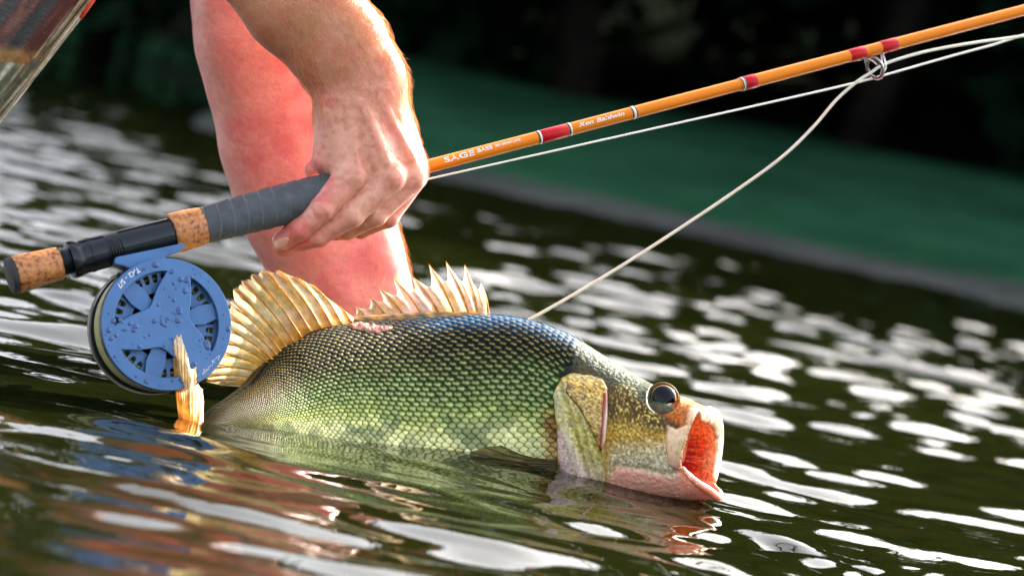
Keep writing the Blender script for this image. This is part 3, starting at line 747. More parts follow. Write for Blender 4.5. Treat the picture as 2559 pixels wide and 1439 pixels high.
Hc = mixc(Hc, (214, 196, 150), silver); Hc = mixc(Hc, (246, 240, 216), silver * smooth(0.55, 0.75, fine))
Hc = mixc(Hc, (190, 104, 30), 0.85 * smooth(-6, 8, poly_sdf(X, Y, SNOUT)))
Hc = mixc(Hc, (56, 62, 40), 0.9 * np.exp(-(((X - 1606) / 26) ** 2 + ((Y - 990) / 17) ** 2)))
Hc = mixc(Hc, (252, 178, 152), 0.95 * smooth(-6, 14, poly_sdf(X, Y, JAW) + (big - .5) * 14))
Hc = mixc(Hc, (236, 214, 186), 0.8 * smooth(-4, 6, poly_sdf(X, Y, MAXI)))
C0 = C0 * (1 - hd[..., None]) + Hc * hd[..., None]
lip = smooth(NU + 8, NU + NM - 2, np.arange(NT))[:, None] * np.ones((1, NA))
lip_col = np.zeros(X.shape + (3,)) + linA((214, 150, 92)); lip_col = mixc(lip_col, (240, 186, 160), smooth(1150, 1210, Y)); lip_col = mixc(lip_col, (240, 214, 180), smooth(0.5, 0.7, fine))
C0 = C0 * (1 - lip[..., None] * .8) + lip_col * lip[..., None] * .8
inn = ~isout
rx, ry = pxv[..., 0], pxv[..., 1]
Ic = np.zeros(X.shape + (3,)) + linA((206, 84, 46)); Ic = mixc(Ic, (236, 176, 110), smooth(1110, 1060, ry + (big - .5) * 60)); Ic = mixc(Ic, (168, 10, 26), smooth(1750, 1715, rx + (big - .5) * 50) * smooth(1085, 1120, ry)); Ic = mixc(Ic, (236, 150, 110), 0.7 * smooth(0.55, 0.7, fine)); Ic = mixc(Ic, (236, 196, 150), smooth(1752, 1764, rx - 0.10 * (ry - 1060))); Ic = mixc(Ic, (232, 140, 110), 0.8 * smooth(1175, 1205, ry))
C0 = np.where(inn[..., None], Ic, C0)
fish = thing('bass', 'green scaled bass with open red mouth and raised spiny fin half out of water', 'fish', P(1100, 1150, 0.0))
Mfish = vcol('fish_skin', 0.5, nscale=460, namt=0.6, coat=0.08, sss=0.08, spec=0.2)
_n = Mfish.node_tree; _tc = N(_n, 'ShaderNodeTexCoord'); _vo = N(_n, 'ShaderNodeTexVoronoi'); _vo.inputs['Scale'].default_value = 330; _n.links.new(_tc.outputs['Object'], _vo.inputs['Vector'])
_nz = N(_n, 'ShaderNodeTexNoise'); _nz.inputs['Scale'].default_value = 600; _nz.inputs['Detail'].default_value = 4; _n.links.new(_tc.outputs['Object'], _nz.inputs['Vector'])
_ad = N(_n, 'ShaderNodeMath', operation='SUBTRACT'); _n.links.new(_nz.outputs['Fac'], _ad.inputs[0]); _n.links.new(_vo.outputs['Distance'], _ad.inputs[1]); bump(_n, _n.nodes['Principled BSDF'], _ad.outputs[0], 0.75, 0.0009)
Vf = allr.reshape(-1, 3)
Ff = [tuple(f) for f in grid_faces(NT, NA, close_v=True)]
Ff.append(tuple(range(NA))[::-1]); Ff.append(tuple(range((NT - 1) * NA, NT * NA)))
body = obj('body', Vf, Ff, Mfish, fish, colors=C0.reshape(-1, 3))
_al = np.ones((NT * NA, 4), np.float32); _al[:, :3] = C0.reshape(-1, 3); _al[:, 3] = (1 - 0.85 * smooth(-6, 14, poly_sdf(X, Y, JAW)) * isout).ravel()      # alpha: how speckled the skin is
body.data.color_attributes['Col'].data.foreach_set('color', _al.ravel())
_mxn = [q for q in _n.nodes if q.type == 'MIX'][0]; _vcn = [q for q in _n.nodes if q.type == 'VERTEX_COLOR'][0]; _n.links.new(_vcn.outputs['Alpha'], _mxn.inputs[0])
bm = bmesh.new(); bm.from_mesh(body.data); bmesh.ops.recalc_face_normals(bm, faces=bm.faces); bm.to_mesh(body.data); bm.free()
BV = BVHTree.FromPolygons([tuple(v) for v in Vf], Ff)
def cast(tree, x, y, lift=0.0):
    """nearest surface point and normal under photograph pixels"""
    out, nn_ = [], []
    for a, b in zip(np.ravel(x), np.ravel(y)):
        r = FWD + RGT * (a - CX) / F_PX + UPV * (CY - b) / F_PX
        h, nn, _, _ = tree.ray_cast(Vector(CAM), Vector(r).normalized())
        if h is None: out.append((np.nan,) * 3); nn_.append((0, 0, 1))
        else:
            if nn.dot(Vector(r)) > 0: nn = -nn
            out.append(tuple(h)); nn_.append(tuple(nn))
    return np.array(out), np.array(nn_)
def plate(name, tree, poly, step, lift, edge, mat, parent, colfun, relief=None, sink=0.0006, fade=None):
    """a thin raised plate that follows the surface inside the outline"""
    poly = np.asarray(poly, float); x0, y0 = poly.min(0) - 2 * step; x1, y1 = poly.max(0) + 2 * step
    gx = np.arange(x0, x1, step); gy = np.arange(y0, y1, step); GX, GY = np.meshgrid(gx, gy, indexing='ij')
    sd = poly_sdf(GX, GY, poly); keep = sd > -1.2 * step
    # pull outside points onto the outline
    idx = -np.ones(GX.shape, int); idx[keep] = np.arange(keep.sum())
    px, py, sdk = GX[keep], GY[keep], sd[keep]
    g1x, g1y = np.gradient(sd, step); gxk, gyk = g1x[keep], g1y[keep]; gl = np.hypot(gxk, gyk) + 1e-6
    out = sdk < 0; px = np.where(out, px - gxk / gl * sdk, px); py = np.where(out, py - gyk / gl * sdk, py); sdk = np.maximum(sdk, 0)
    pts, nn = cast(tree, px, py)
    L = -sink + (lift + sink) * np.sqrt(np.clip(1 - (1 - np.clip(sdk / edge, 0, 1)) ** 2, 0, 1))
    if relief is not None: L = L + relief(px, py, sdk) * smooth(0, edge, sdk)
    if fade is not None: L = -sink + (L + sink) * fade(px, py)
    ok = ~np.isnan(pts[:, 0]); pts = np.where(ok[:, None], pts, 0)
    W = pts + nn * L[:, None]
    Fc = []
    for i in range(GX.shape[0] - 1):
        for j in range(GX.shape[1] - 1):
            q = [idx[i, j], idx[i + 1, j], idx[i + 1, j + 1], idx[i, j + 1]]
            if min(q) >= 0 and all(ok[a] for a in q): Fc.append(tuple(q))
    return obj(name, W, Fc, mat, parent, colors=colfun(px, py, W, sdk))
def wn(W, s, seed=0): return fbm(np.asarray(W) * 1000 * s, 3, seed)
# gill cover: pale outer flap, gold plate on it
def col_flap(x, y, W, sd):
    c = np.zeros((len(x), 3)) + linA((176, 160, 62)); n1 = wn(W, 0.25, 4)
    c = mixc(c, (140, 124, 44), smooth(0.45, 0.62, n1) * smooth(1150, 1000, y)); c = mixc(c, (236, 200, 176), smooth(1100, 1190, y + (1450 - x) * .5)); c = mixc(c, (226, 220, 150), smooth(0.5, 0.65, wn(W, .5, 8)) * .6)
    c = mixc(c, (190, 120, 50), 0.8 * smooth(9, 0, sd) * smooth(1440, 1410, x)); c = mixc(c, (176, 140, 52), smooth(1480, 1515, x) * smooth(1160, 1090, y)); c = mixc(c, (100, 130, 130), 0.9 * np.exp(-(((x - 1425) / 14) ** 2 + ((y - 975) / 16) ** 2)))
    sx = x - 0.32 * (y - 990); c = mixc(c, (236, 228, 160), 0.35 * smooth(0.1, 0.9, np.sin(sx * 0.30 + 5 * n1))); c = mixc(c, (84, 84, 30), 0.25 * smooth(0.2, 0.95, np.sin(sx * 0.30 + 2.6 + 5 * n1)))
    c = mixc(c, (228, 192, 190), 0.85 * smooth(-6, 12, poly_sdf(x, y, [(1385, 1075), (1412, 1068), (1440, 1120), (1468, 1190), (1470, 1230), (1395, 1210)])))
    stripe = np.exp(-(((x - 1388 - 0.28 * (y - 990)) / 9) ** 2)); c = mixc(c, (240, 236, 196), 0.5 * stripe)
    return c
def rel_flap(x, y, sd):
    return 0.0011 * np.exp(-(((x - 1392 - 0.30 * (y - 990)) / 8) ** 2)) - 0.0009 * np.exp(-(((x - 1412 - 0.30 * (y - 990)) / 7) ** 2)) + 0.0009 * np.exp(-(((x - 1400 - 0.42 * (y - 1060)) / 9) ** 2)) * smooth(1060, 1100, y)
flap = plate('gill_cover', BV, OP, 4.0, 0.0024, 30, vcol('gill_cover_skin', 0.34, nscale=420, namt=0.5, bscale=380, bdist=0.0009, coat=0.2, sss=0.1, spec=0.35), fish, col_flap, rel_flap, fade=lambda x, y: 0.22 + 0.78 * smooth(1528, 1470, x) * smooth(915, 965, y + (1430 - x) * .6))
flap.data.update()
BV2 = BVHTree.FromPolygons([tuple(v.co) for v in flap.data.vertices], [tuple(p.vertices) for p in flap.data.polygons])
OPG = [(1412, 980), (1418, 950), (1434, 936), (1474, 929), (1508, 946), (1520, 972), (1514, 1050), (1509, 1110), (1501, 1133), (1490, 1105), (1470, 1062), (1446, 1020)]
def col_gold(x, y, W, sd):
    c = np.zeros((len(x), 3)) + linA((178, 138, 48)); f = vnoise(W * 1000 * 0.9, 6)
    c = mixc(c, (226, 200, 100), smooth(0.5, 0.7, f)); c = mixc(c, (110, 66, 18), smooth(0.42, 0.25, f)); c = mixc(c, (206, 190, 130), 0.6 * smooth(960, 935, y)); c = mixc(c, (84, 44, 12), 0.85 * smooth(5, 1, sd) * smooth(940, 980, y))  # last mix: crease shade along the plate edge, painted into the colour
    return c
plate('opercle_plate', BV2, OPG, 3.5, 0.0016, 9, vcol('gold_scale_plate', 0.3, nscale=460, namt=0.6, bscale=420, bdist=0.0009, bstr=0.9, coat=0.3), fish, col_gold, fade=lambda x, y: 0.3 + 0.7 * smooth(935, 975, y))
SLIT = [(1503, 1010), (1518, 1000), (1516, 1060), (1512, 1108), (1500, 1118), (1505, 1060)]
plate('preopercle_edge', BV2, [(1505, 985), (1518, 978), (1519, 1040), (1514, 1100), (1506, 1124), (1496, 1118), (1502, 1060)], 2.0, 0.0030, 5, vcol('preopercle_skin', 0.3, coat=0.5),
      fish, lambda x, y, W, sd: mixc(np.zeros((len(x), 3)) + linA((236, 208, 180)), (150, 24, 16), smooth(1516, 1508, x + 0.08 * (y - 1040))))
# upper jaw flap beside the mouth
def col_maxi(x, y, W, sd):
    c = np.zeros((len(x), 3)) + linA((232, 196, 150)); st = np.sin((x + 0.28 * y) * 0.42 + 9 * wn(W, .14)); c = mixc(c, (186, 130, 70), 0.55 * smooth(0.3, 0.9, st) * smooth(.35, .6, wn(W, .3, 9))); c = mixc(c, (226, 110, 60), 0.7 * smooth(6, 0, sd) * smooth(1060, 1120, y)); return mixc(c, (226, 160, 150), smooth(1130, 1172, y) * .8)
plate('upper_jaw_flap', BV, MAXI, 3.0, 0.0014, 12, vcol('jaw_skin', 0.26, nscale=300, namt=0.12, bscale=350, coat=0.6, sss=0.15), fish, col_maxi)
# lips: flattened fleshy bands along the rim
def lip_band(name, aa_, wid, thk, off, colr, spot, n=14):
    pts = catmull(rim, np.interp(aa_ % (2 * math.pi), rim[:, 0], np.arange(len(rim)))); pts = P(pts[:, 1], pts[:, 2], pts[:, 3]); m = len(pts)
    prof = 0.25 + 0.75 * np.sin(np.linspace(0.12, math.pi - 0.12, m)) ** 0.6
    T = np.gradient(pts, axis=0); T /= np.linalg.norm(T, axis=1)[:, None]; din = rc - pts; din -= T * np.sum(din * T, 1)[:, None]; din /= np.linalg.norm(din, axis=1)[:, None]; ot = np.cross(T, din)
    b = np.arange(n) * 2 * math.pi / n; wob = 1 + 0.16 * (fbm(pts * 160, 2, 7) - 0.5)
    V = (pts + din * (off * prof)[:, None])[:, None] + (wid * prof * wob)[:, None, None] * np.cos(b)[None, :, None] * din[:, None] + (thk * prof)[:, None, None] * np.sin(b)[None, :, None] * ot[:, None]
    V = V.reshape(-1, 3); Fc = [tuple(f) for f in grid_faces(m, n, True)] + [tuple(range(n))[::-1], tuple(range((m - 1) * n, m * n))]
    c = np.zeros((len(V), 3)) + linA(colr); pv = proj(V); c = mixc(c, spot, 0.9 * smooth(0.42, 0.56, wn(V, 0.16, 13)) * smooth(1150, 1090, pv[:, 1])); c = mixc(c, (250, 238, 222), 0.6 * smooth(0.5, 0.68, wn(V, 0.35, 3)))
    return obj(name, V, Fc, vcol(name + '_skin', 0.32, nscale=300, namt=0.2, bscale=260, bdist=0.0008, coat=0.3, sss=0.15), fish, colors=c)
lip_band('upper_lip', np.linspace(4.05, 6.28 + 0.5, 70), 0.0074, 0.0022, 0.0054, (232, 196, 160), (170, 104, 48))
lip_band('lower_lip', np.linspace(2.15, 3.95, 50), 0.0030, 0.0024, 0.0010, (226, 132, 96), (246, 200, 170))
# eye
ep, en = cast(BV, [EYE[0]], [EYE[1]]); ep, en = ep[0], en[0]
vray = (CAM - ep) / np.linalg.norm(CAM - ep); eo = ep + vray * 0.0056; ez = 0.30 * en + 0.08 * RGT - 1.0 * FWD; ez /= np.linalg.norm(ez); e1, e2 = frame_of(ez)
ER = 0.0098
def eyeball(zs=0.55):
    nlat, nlon = 30, 40; th = np.linspace(0, math.pi, nlat); la = np.arange(nlon) * 2 * math.pi / nlon; TH, LA = np.meshgrid(th, la, indexing='ij')
    V = (np.sin(TH) * np.cos(LA))[..., None] * e1 + (np.sin(TH) * np.sin(LA))[..., None] * e2 + (zs * np.cos(TH))[..., None] * ez
    return V.reshape(-1, 3) * ER + eo, grid_faces(nlat, nlon, True), np.degrees(TH).ravel()
V, Fc, TH = eyeball()
c = np.zeros((len(V), 3)) + linA((6, 12, 20)); c = mixc(c, (48, 40, 24), smooth(60, 66, TH)); c = mixc(c, (120, 112, 90), smooth(78, 84, TH)); c = mixc(c, (190, 150, 80), 0.7 * np.exp(-((TH - 63) / 3) ** 2))
eye = obj('eye', V, Fc, vcol('fish_eye', 0.16, coat=0.0, spec=0.22), fish, colors=c); eye['label'] = 'dark glossy eye with pale bronze ring'
a = np.linspace(0, 2 * math.pi, 49)[:-1]; rp = eo - vray * 0.0002 + ER * 1.02 * (np.cos(a)[:, None] * e1 + np.sin(a)[:, None] * e2)
bq = np.arange(10) * 2 * math.pi / 10; rd = np.cos(a)[:, None] * e1 + np.sin(a)[:, None] * e2
V = rp[:, None] + 0.0017 * (np.cos(bq)[None, :, None] * rd[:, None] + np.sin(bq)[None, :, None] * ez)
obj('eye_socket', V.reshape(-1, 3), grid_faces(48, 10, True, True), vcol('eye_rim_skin', 0.6, coat=0.0, spec=0.1), eye, colors=np.zeros((480, 3)) + linA((84, 66, 30)))

# ---- scales
rows = 29
ai = lambda r: np.interp(r, [0, 1], [0.10, math.pi * 0.97])
mid_line = rings[:, NA // 4]
al = np.concatenate([[0], np.cumsum(np.linalg.norm(np.diff(mid_line, axis=0), axis=1))])
GILL = [(1300, 700), (1446, 836), (1440, 880), (1424, 912), (1398, 946), (1384, 985), (1386, 1040), (1394, 1100), (1398, 1300), (1300, 1350), (300, 1350), (300, 700)]
def surf(iu, aa):
    iu = np.clip(iu, 0, NU - 1.001); i0 = iu.astype(int); fu = (iu - i0)[..., None]; ja = (aa / (2 * math.pi) * NA) % NA; j0 = ja.astype(int) % NA; fj = (ja - np.floor(ja))[..., None]; j1 = (j0 + 1) % NA
    return (allr[i0, j0] * (1 - fj) + allr[i0, j1] * fj) * (1 - fu) + (allr[i0 + 1, j0] * (1 - fj) + allr[i0 + 1, j1] * fj) * fu
cols = []; s = al[3]; n_c = 0
while s < al[-1]:
    iu = np.interp(s, al, np.arange(NU)); cols.append((iu, n_c)); hgt = np.linalg.norm(surf(np.array([iu]), np.array([0.1])) - surf(np.array([iu]), np.array([math.pi])))
    s += max(0.0011, hgt * 1.22 / rows * 0.56); n_c += 1
big_s, rest = [], MB()
sc_list = []
shp = [(-0.62, 0.0), (-0.42, 0.40), (0.02, 0.56), (0.40, 0.40), (0.60, 0.0), (0.40, -0.40), (0.02, -0.56), (-0.42, -0.40)]
sr = np.random.default_rng(31)
for iu, n_c in cols:
    for r in range(rows):
        for side in (1, -1):
            rf = (r + (0.5 if n_c % 2 else 0.0)) / rows
            aa = ai(rf) if side == 1 else 2 * math.pi - ai(rf)
            sc_list.append((iu, aa, rf, side))
sc = np.array(sc_list)
ctr = surf(sc[:, 0], sc[:, 1]); du = surf(sc[:, 0] + 1.0, sc[:, 1]) - ctr; da = surf(sc[:, 0], sc[:, 1] + 0.02) - ctr
Tn = du / np.linalg.norm(du, axis=1)[:, None]; Bn = da - Tn * np.sum(da * Tn, 1)[:, None]; Bn /= np.linalg.norm(Bn, axis=1)[:, None]
Nn = np.cross(Tn, Bn); Nn *= np.sign(np.sum(Nn * (ctr - surf(sc[:, 0], sc[:, 1] * 0 + math.pi * 0.5 + (sc[:, 3] > 0) * math.pi)), 1))[:, None]
rowh = np.linalg.norm(surf(sc[:, 0], sc[:, 1] + (math.pi * 0.87 / rows)) - ctr, axis=1)
pxs = proj(ctr); near_px = proj(surf(sc[:, 0], np.where(sc[:, 3] > 0, sc[:, 1], 2 * math.pi - sc[:, 1])))
keepm = poly_sdf(near_px[:, 0], near_px[:, 1], GILL) > 0
lenT = np.array([rowh.mean()] * len(sc)); colstep = np.gradient(np.array([al[min(NU - 1, int(i))] for i in sc[:, 0]]))
blot = fbm(ctr * 1000 * 0.045, 2, 17); lat_line = np.exp(-((sc[:, 2] - 0.50 - 0.04 * (blot - .5)) / 0.07) ** 2) * smooth(0.45, 0.60, fbm(ctr * 1000 * 0.06, 2, 44))
per = sr.random(len(sc))
h = sc[:, 2] + (blot - 0.5) * 0.10
rimc = mixc(np.zeros((len(sc), 3)) + linA((8, 16, 10)), (18, 38, 12), smooth(0.18, 0.36, h)); rimc = mixc(rimc, (62, 78, 18), smooth(0.34, 0.55, h)); rimc = mixc(rimc, (104, 112, 34), smooth(.48, .64, h))
cenc = mixc(np.zeros((len(sc), 3)) + linA((150, 132, 78)), (186, 190, 126), smooth(0.18, 0.36, h)); cenc = mixc(cenc, (240, 240, 150), smooth(0.34, 0.52, h)); cenc = mixc(cenc, (255, 252, 200), smooth(.42, .54, h))
midc = mixc(np.zeros((len(sc), 3)) + linA((10, 24, 14)), (58, 90, 36), smooth(0.18, 0.36, h)); midc = mixc(midc, (158, 178, 76), smooth(0.34, 0.52, h)); midc = mixc(midc, (238, 236, 150), smooth(.42, .55, h))
dk = 0.75 * lat_line + 0.6 * smooth(0.72, 0.95, per) * smooth(0.3, 0.5, h) * smooth(0.52, 0.62, fbm(ctr * 1000 * 0.09, 2, 71))
dk = np.clip(dk, 0, 0.9)
cenc = mixc(cenc, (96, 122, 96), dk); midc = mixc(midc, (62, 92, 62), dk)
bl = smooth(0.13, 0.02, h) * smooth(980, 1080, near_px[:, 0]); rimc = mixc(rimc, (18, 66, 100), .8 * bl); midc = mixc(midc, (22, 86, 130), .8 * bl)  # blue sheen along the back, painted into the scale colours
gold = smooth(770, 610, near_px[:, 0] + 60 * (sc[:, 2] - 0.4)); cenc = mixc(cenc, (120, 92, 34), .85 * gold); midc = mixc(midc, (50, 44, 16), .85 * gold); rimc = mixc(rimc, (16, 18, 8), .85 * gold)
gl_ = smooth(1340, 1380, near_px[:, 0]) * smooth(1000, 1060, near_px[:, 1]); cenc = mixc(cenc, (170, 110, 40), .8 * gl_); midc = mixc(midc, (110, 64, 20), .8 * gl_); rimc = mixc(rimc, (60, 34, 12), .8 * gl_)  # orange-brown shadow in the gap behind the gill cover, painted onto the scales
var = (0.75 + 0.5 * per)[:, None]; cenc, midc, rimc = cenc * var, midc * var, rimc * (0.8 + 0.4 * sr.random(len(sc)))[:, None]
Mscale = vcol('fish_scale', 0.42, nscale=700, namt=0.15, bscale=900, bdist=0.0002, coat=0.0, spec=0.08)
vis = keepm & (sc[:, 3] > 0) & (ctr[:, 2] > 0.002)
order = np.argsort(-(rowh * vis))
chosen = set(order[:300].tolist())
shp_a = np.array(shp); ins_ = 0.36 + 0.30 * smooth(0.2, 0.6, sc[:, 2])
for k in np.nonzero(keepm)[0]:
    W_ = rowh[k] * sr.uniform(0.92, 1.04); L_ = W_ * sr.uniform(1.10, 1.30); ctr[k] = ctr[k] + Tn[k] * sr.normal(0, 0.05) * W_ + Bn[k] * sr.normal(0, 0.04) * W_
    tt, bb = shp_a[:, 0] * L_, shp_a[:, 1] * W_ * 1.0
    tail = -tt / L_                                           # + towards the tail
    lift = 0.00022 + W_ * (0.10 + 0.16 * tail)
    rimv = ctr[k] + tt[:, None] * Tn[k] + bb[:, None] * Bn[k] + (lift - 0.0001)[:, None] * Nn[k]
    q_ = ins_[k]; inn_ = ctr[k] + (tt * q_)[:, None] * Tn[k] + (bb * q_)[:, None] * Bn[k] + (0.00022 + W_ * (0.17 + 0.16 * tail * 0.58))[:, None] * Nn[k]
    cv = ctr[k] + Nn[k] * (0.00022 + W_ * 0.20) - Tn[k] * 0.05 * L_
    V = np.concatenate([rimv, inn_, cv[None]])
    colr = np.concatenate([np.tile(rimc[k], (8, 1)), np.tile(midc[k], (8, 1)), cenc[k][None]])
    colr[8 + 0] = cenc[k] * 0.8 + midc[k] * 0.2; 
    Fc = [(j, (j + 1) % 8, 8 + (j + 1) % 8, 8 + j) for j in range(8)] + [(8 + j, 8 + (j + 1) % 8, 16) for j in range(8)]
    if k in chosen: obj('scale', V, Fc, Mscale, fish, colors=colr)
    else: rest.add(V, Fc, colr)
ro_ = rest.build('scales', Mscale, fish); ro_['kind'] = 'stuff'

# ---- fins
Mfin = fin_mat('fin_membrane', 0.10, 0.62); Mray = fin_mat('fin_ray', 0.0, 0.45)
z2 = lambda X_, Y_: (480 + X_ / 2.616, 600 + Y_ / 2.616)
def fin(name, rays, depth_base, depth_tip, spiny, parent, colfun, seg=14, scallop=0.45, ray_r=(0.0009, 0.0003), bow=6.0, rag=0.0, ray_col=(214, 160, 50), sub=6, thick=0.0003):
    """rays: list of ((bx,by),(tx,ty)); builds one membrane with thickness and each ray as a part"""
    B = np.array([r[0] for r in rays], float); T = np.array([r[1] for r in rays], float); m = len(rays)
    yb = np.interp(np.linspace(0, 1, m), np.linspace(0, 1, len(depth_base)), depth_base); yt = np.interp(np.linspace(0, 1, m), np.linspace(0, 1, len(depth_tip)), depth_tip)
    fr = np.random.default_rng(len(rays) * 7 + 1); root = None
    V, cc = [], []; uu = []
    for k in range(m):
        for q in range(sub if k < m - 1 else 1):
            f = q / sub; b = B[k] * (1 - f) + (B[k + 1] * f if f else 0); t = T[k] * (1 - f) + (T[k + 1] * f if f else 0)
            y0 = yb[k] * (1 - f) + (yb[k + 1] * f if f else 0); y1 = yt[k] * (1 - f) + (yt[k + 1] * f if f else 0)
            dip = scallop * 4 * f * (1 - f); jit = rag * fr.uniform(0, 1)
            t = t + (b - t) * min(0.9, dip * (0.55 if spiny else 0.10) + jit)
            s_ = np.linspace(0, 1, seg); nx = np.array([-(t - b)[1], (t - b)[0]]) / (np.linalg.norm(t - b) + 1e-6)
            ptx = b + (t - b) * s_[:, None] + nx * (bow * np.sin(s_ * math.pi))[:, None]
            yy = y0 + (y1 - y0) * s_ + (0.0012 * math.sin(f * math.pi) * np.sin(s_ * math.pi))
            V.append(P(ptx[:, 0], ptx[:, 1], yy)); uu.append(np.stack([np.full(seg, k + f), s_, ptx[:, 0], ptx[:, 1]], -1))
    V = np.array(V); uu = np.array(uu); nu = len(V)
    nr = np.cross(np.gradient(V, axis=0), np.gradient(V, axis=1)); nr /= np.linalg.norm(nr, axis=-1)[..., None] + 1e-12
    c = colfun(uu.reshape(-1, 4), V.reshape(-1, 3))
    fo_ = obj(name, V.reshape(-1, 3), grid_faces(nu, seg), Mfin, parent, colors=c)
    for k in range(m):
        pts = V[k * sub] if k < m - 1 else V[-1]
        rr0 = np.linspace(ray_r[0], ray_r[1], seg)
        Vr, Fr = tube(pts, rr0, 7); cr = np.zeros((len(Vr), 3)) + linA(ray_col); cr = mixc(cr, (150, 90, 26), 0.5 * smooth(0.5, 0.7, wn(Vr, 0.3, 2))); 
        obj('fin_spine' if spiny else 'fin_ray', Vr, Fr, Mray, fo_, colors=cr)
    return fo_
spin = [((1150, 515), (1070, 435)), ((1285, 505), (1165, 370)), ((1410, 500), (1218, 308)), ((1525, 492), (1315, 248)), ((1640, 490), (1440, 235)), ((1730, 480), (1548, 158)), ((1820, 478), (1660, 140)), ((1875, 480), (1782, 160)), ((1940, 475), (1890, 280))]
spin = [((1040, 512), (1032, 496))] + spin
spin = [(np.add(z2(*b), (0, 10)), z2(*t)) for b, t in spin]
def c_spin(u, W):
    c = np.zeros((len(W), 3)) + linA((236, 216, 196)); n1 = wn(W, 0.12, 21); c = mixc(c, (240, 216, 150), smooth(0.4, 0.6, n1)); c = mixc(c, (226, 170, 50), 0.8 * smooth(0.30, 0.02, u[:, 1])); return mixc(c, (216, 206, 190), 0.6 * smooth(0.5, 0.95, u[:, 1]))
f1 = fin('spiny_dorsal_fin', spin, [-0.038, -0.022, -0.011, -0.006], [-0.022, -0.004, 0.006, 0.006], True, fish, c_spin, scallop=0.62, ray_r=(0.0009, 0.00025), bow=4)
soft = [((1045, 515), (1030, 500)), ((1030, 520), (888, 385)), ((965, 530), (790, 290)), ((900, 540), (680, 235)), ((830, 555), (560, 190)), ((760, 575), (460, 185)), ((700, 615), (380, 215)), ((655, 650), (320, 262)), ((610, 690), (264, 310)), ((575, 720), (236, 400)),
        ((550, 740), (212, 480)), ((525, 770), (190, 560)), ((510, 800), (180, 650)), ((495, 830), (165, 740)), ((485, 855), (120, 830)), ((470, 890), (68, 892)), ((450, 920), (90, 925)), ((430, 940), (180, 950)), ((410, 955), (340, 958))]
soft = [(np.add(z2(*b), (6, 8)), z2(*t)) for b, t in soft]
def c_soft(u, W):
    c = np.zeros((len(W), 3)) + linA((236, 206, 120)); n1 = wn(W, 0.10, 22); c = mixc(c, (246, 232, 180), smooth(0.42, 0.62, n1)); c = mixc(c, (226, 156, 20), 0.9 * smooth(0.45, 0.02, u[:, 1])); c = mixc(c, (226, 214, 186), 0.8 * smooth(0.72, 1.0, u[:, 1])); return mixc(c, (150, 84, 16), 0.5 * smooth(0.06, 0.0, u[:, 1]))
f2 = fin('soft_dorsal_fin', soft, [-0.038, -0.058, -0.076, -0.088, -0.098, -0.106, -0.112], [-0.034, -0.046, -0.060, -0.072, -0.085, -0.098, -0.110], False, fish, c_soft, scallop=0.35, rag=0.045, ray_r=(0.00075, 0.00025), bow=7, ray_col=(222, 160, 44))
# secondary forked rays that stiffen the soft fin
mb = MB(); nb_ = np.random.default_rng(6)
Bs = np.array([r[0] for r in soft]); Ts = np.array([r[1] for r in soft]); ybs = np.interp(np.linspace(0, 1, len(soft)), np.linspace(0, 1, 7), [-0.038, -0.058, -0.076, -0.088, -0.098, -0.106, -0.112]); yts = np.interp(np.linspace(0, 1, len(soft)), np.linspace(0, 1, 7), [-0.034, -0.046, -0.060, -0.072, -0.085, -0.098, -0.110])
for k in range(2, len(soft) - 2):
    for fk in (-0.32, 0.32, 0.62, -0.62):
        s_ = np.linspace(0.42 if abs(fk) < 0.5 else 0.66, 0.97, 8); j = k + (1 if fk > 0 else -1); f = (s_ - s_[0]) / (s_[-1] - s_[0]) * abs(fk) * 0.5
        b = Bs[k] * (1 - f[:, None]) + Bs[j] * f[:, None]; t = Ts[k] * (1 - f[:, None]) + Ts[j] * f[:, None]; nx = np.stack([-(t - b)[:, 1], (t - b)[:, 0]], -1); nx /= np.linalg.norm(nx, axis=1)[:, None]
        pp = b + (t - b) * s_[:, None] + nx * (7 * np.sin(s_ * math.pi))[:, None]; yy = (ybs[k] * (1 - f) + ybs[j] * f) * (1 - s_) + (yts[k] * (1 - f) + yts[j] * f) * s_
        V, Fc = tube(P(pp[:, 0], pp[:, 1], yy), np.linspace(0.00045, 0.0002, 8), 5); mb.add(V, Fc, linA((226, 176, 80)))
fk_ = mb.build('forked_ray_tips', Mray, f2); fk_['kind'] = 'stuff'
# flesh ridge at the fin base
def ridge(name, pts, rad, colr, dep):
    pts = np.array(pts, float); q = catmull(pts, np.linspace(0, len(pts) - 1, 60)); yy = np.interp(np.linspace(0, 1, 60), np.linspace(0, 1, len(dep)), dep)
    V, Fc = tube(P(q[:, 0], q[:, 1], yy), rad * (0.35 + 0.65 * np.sin(np.linspace(0.05, math.pi - 0.05, 60)) ** 0.6), 12); c = np.zeros((len(V), 3)) + linA(colr); c = mixc(c, (70, 50, 20), smooth(0.45, 0.6, wn(V, 0.25, 4)))
    return obj(name, V, Fc, vcol(name + '_skin', 0.35, nscale=300, namt=0.3, bscale=300, coat=0.4), fish, colors=c)
ridge('fin_base', [(640, 962), (662, 930), (684, 890), (720, 856), (790, 822), (880, 805), (1000, 796), (1110, 790), (1215, 787)], 0.0042, (176, 130, 40), [-0.114, -0.098, -0.080, -0.062, -0.040, -0.026, -0.012, -0.006])
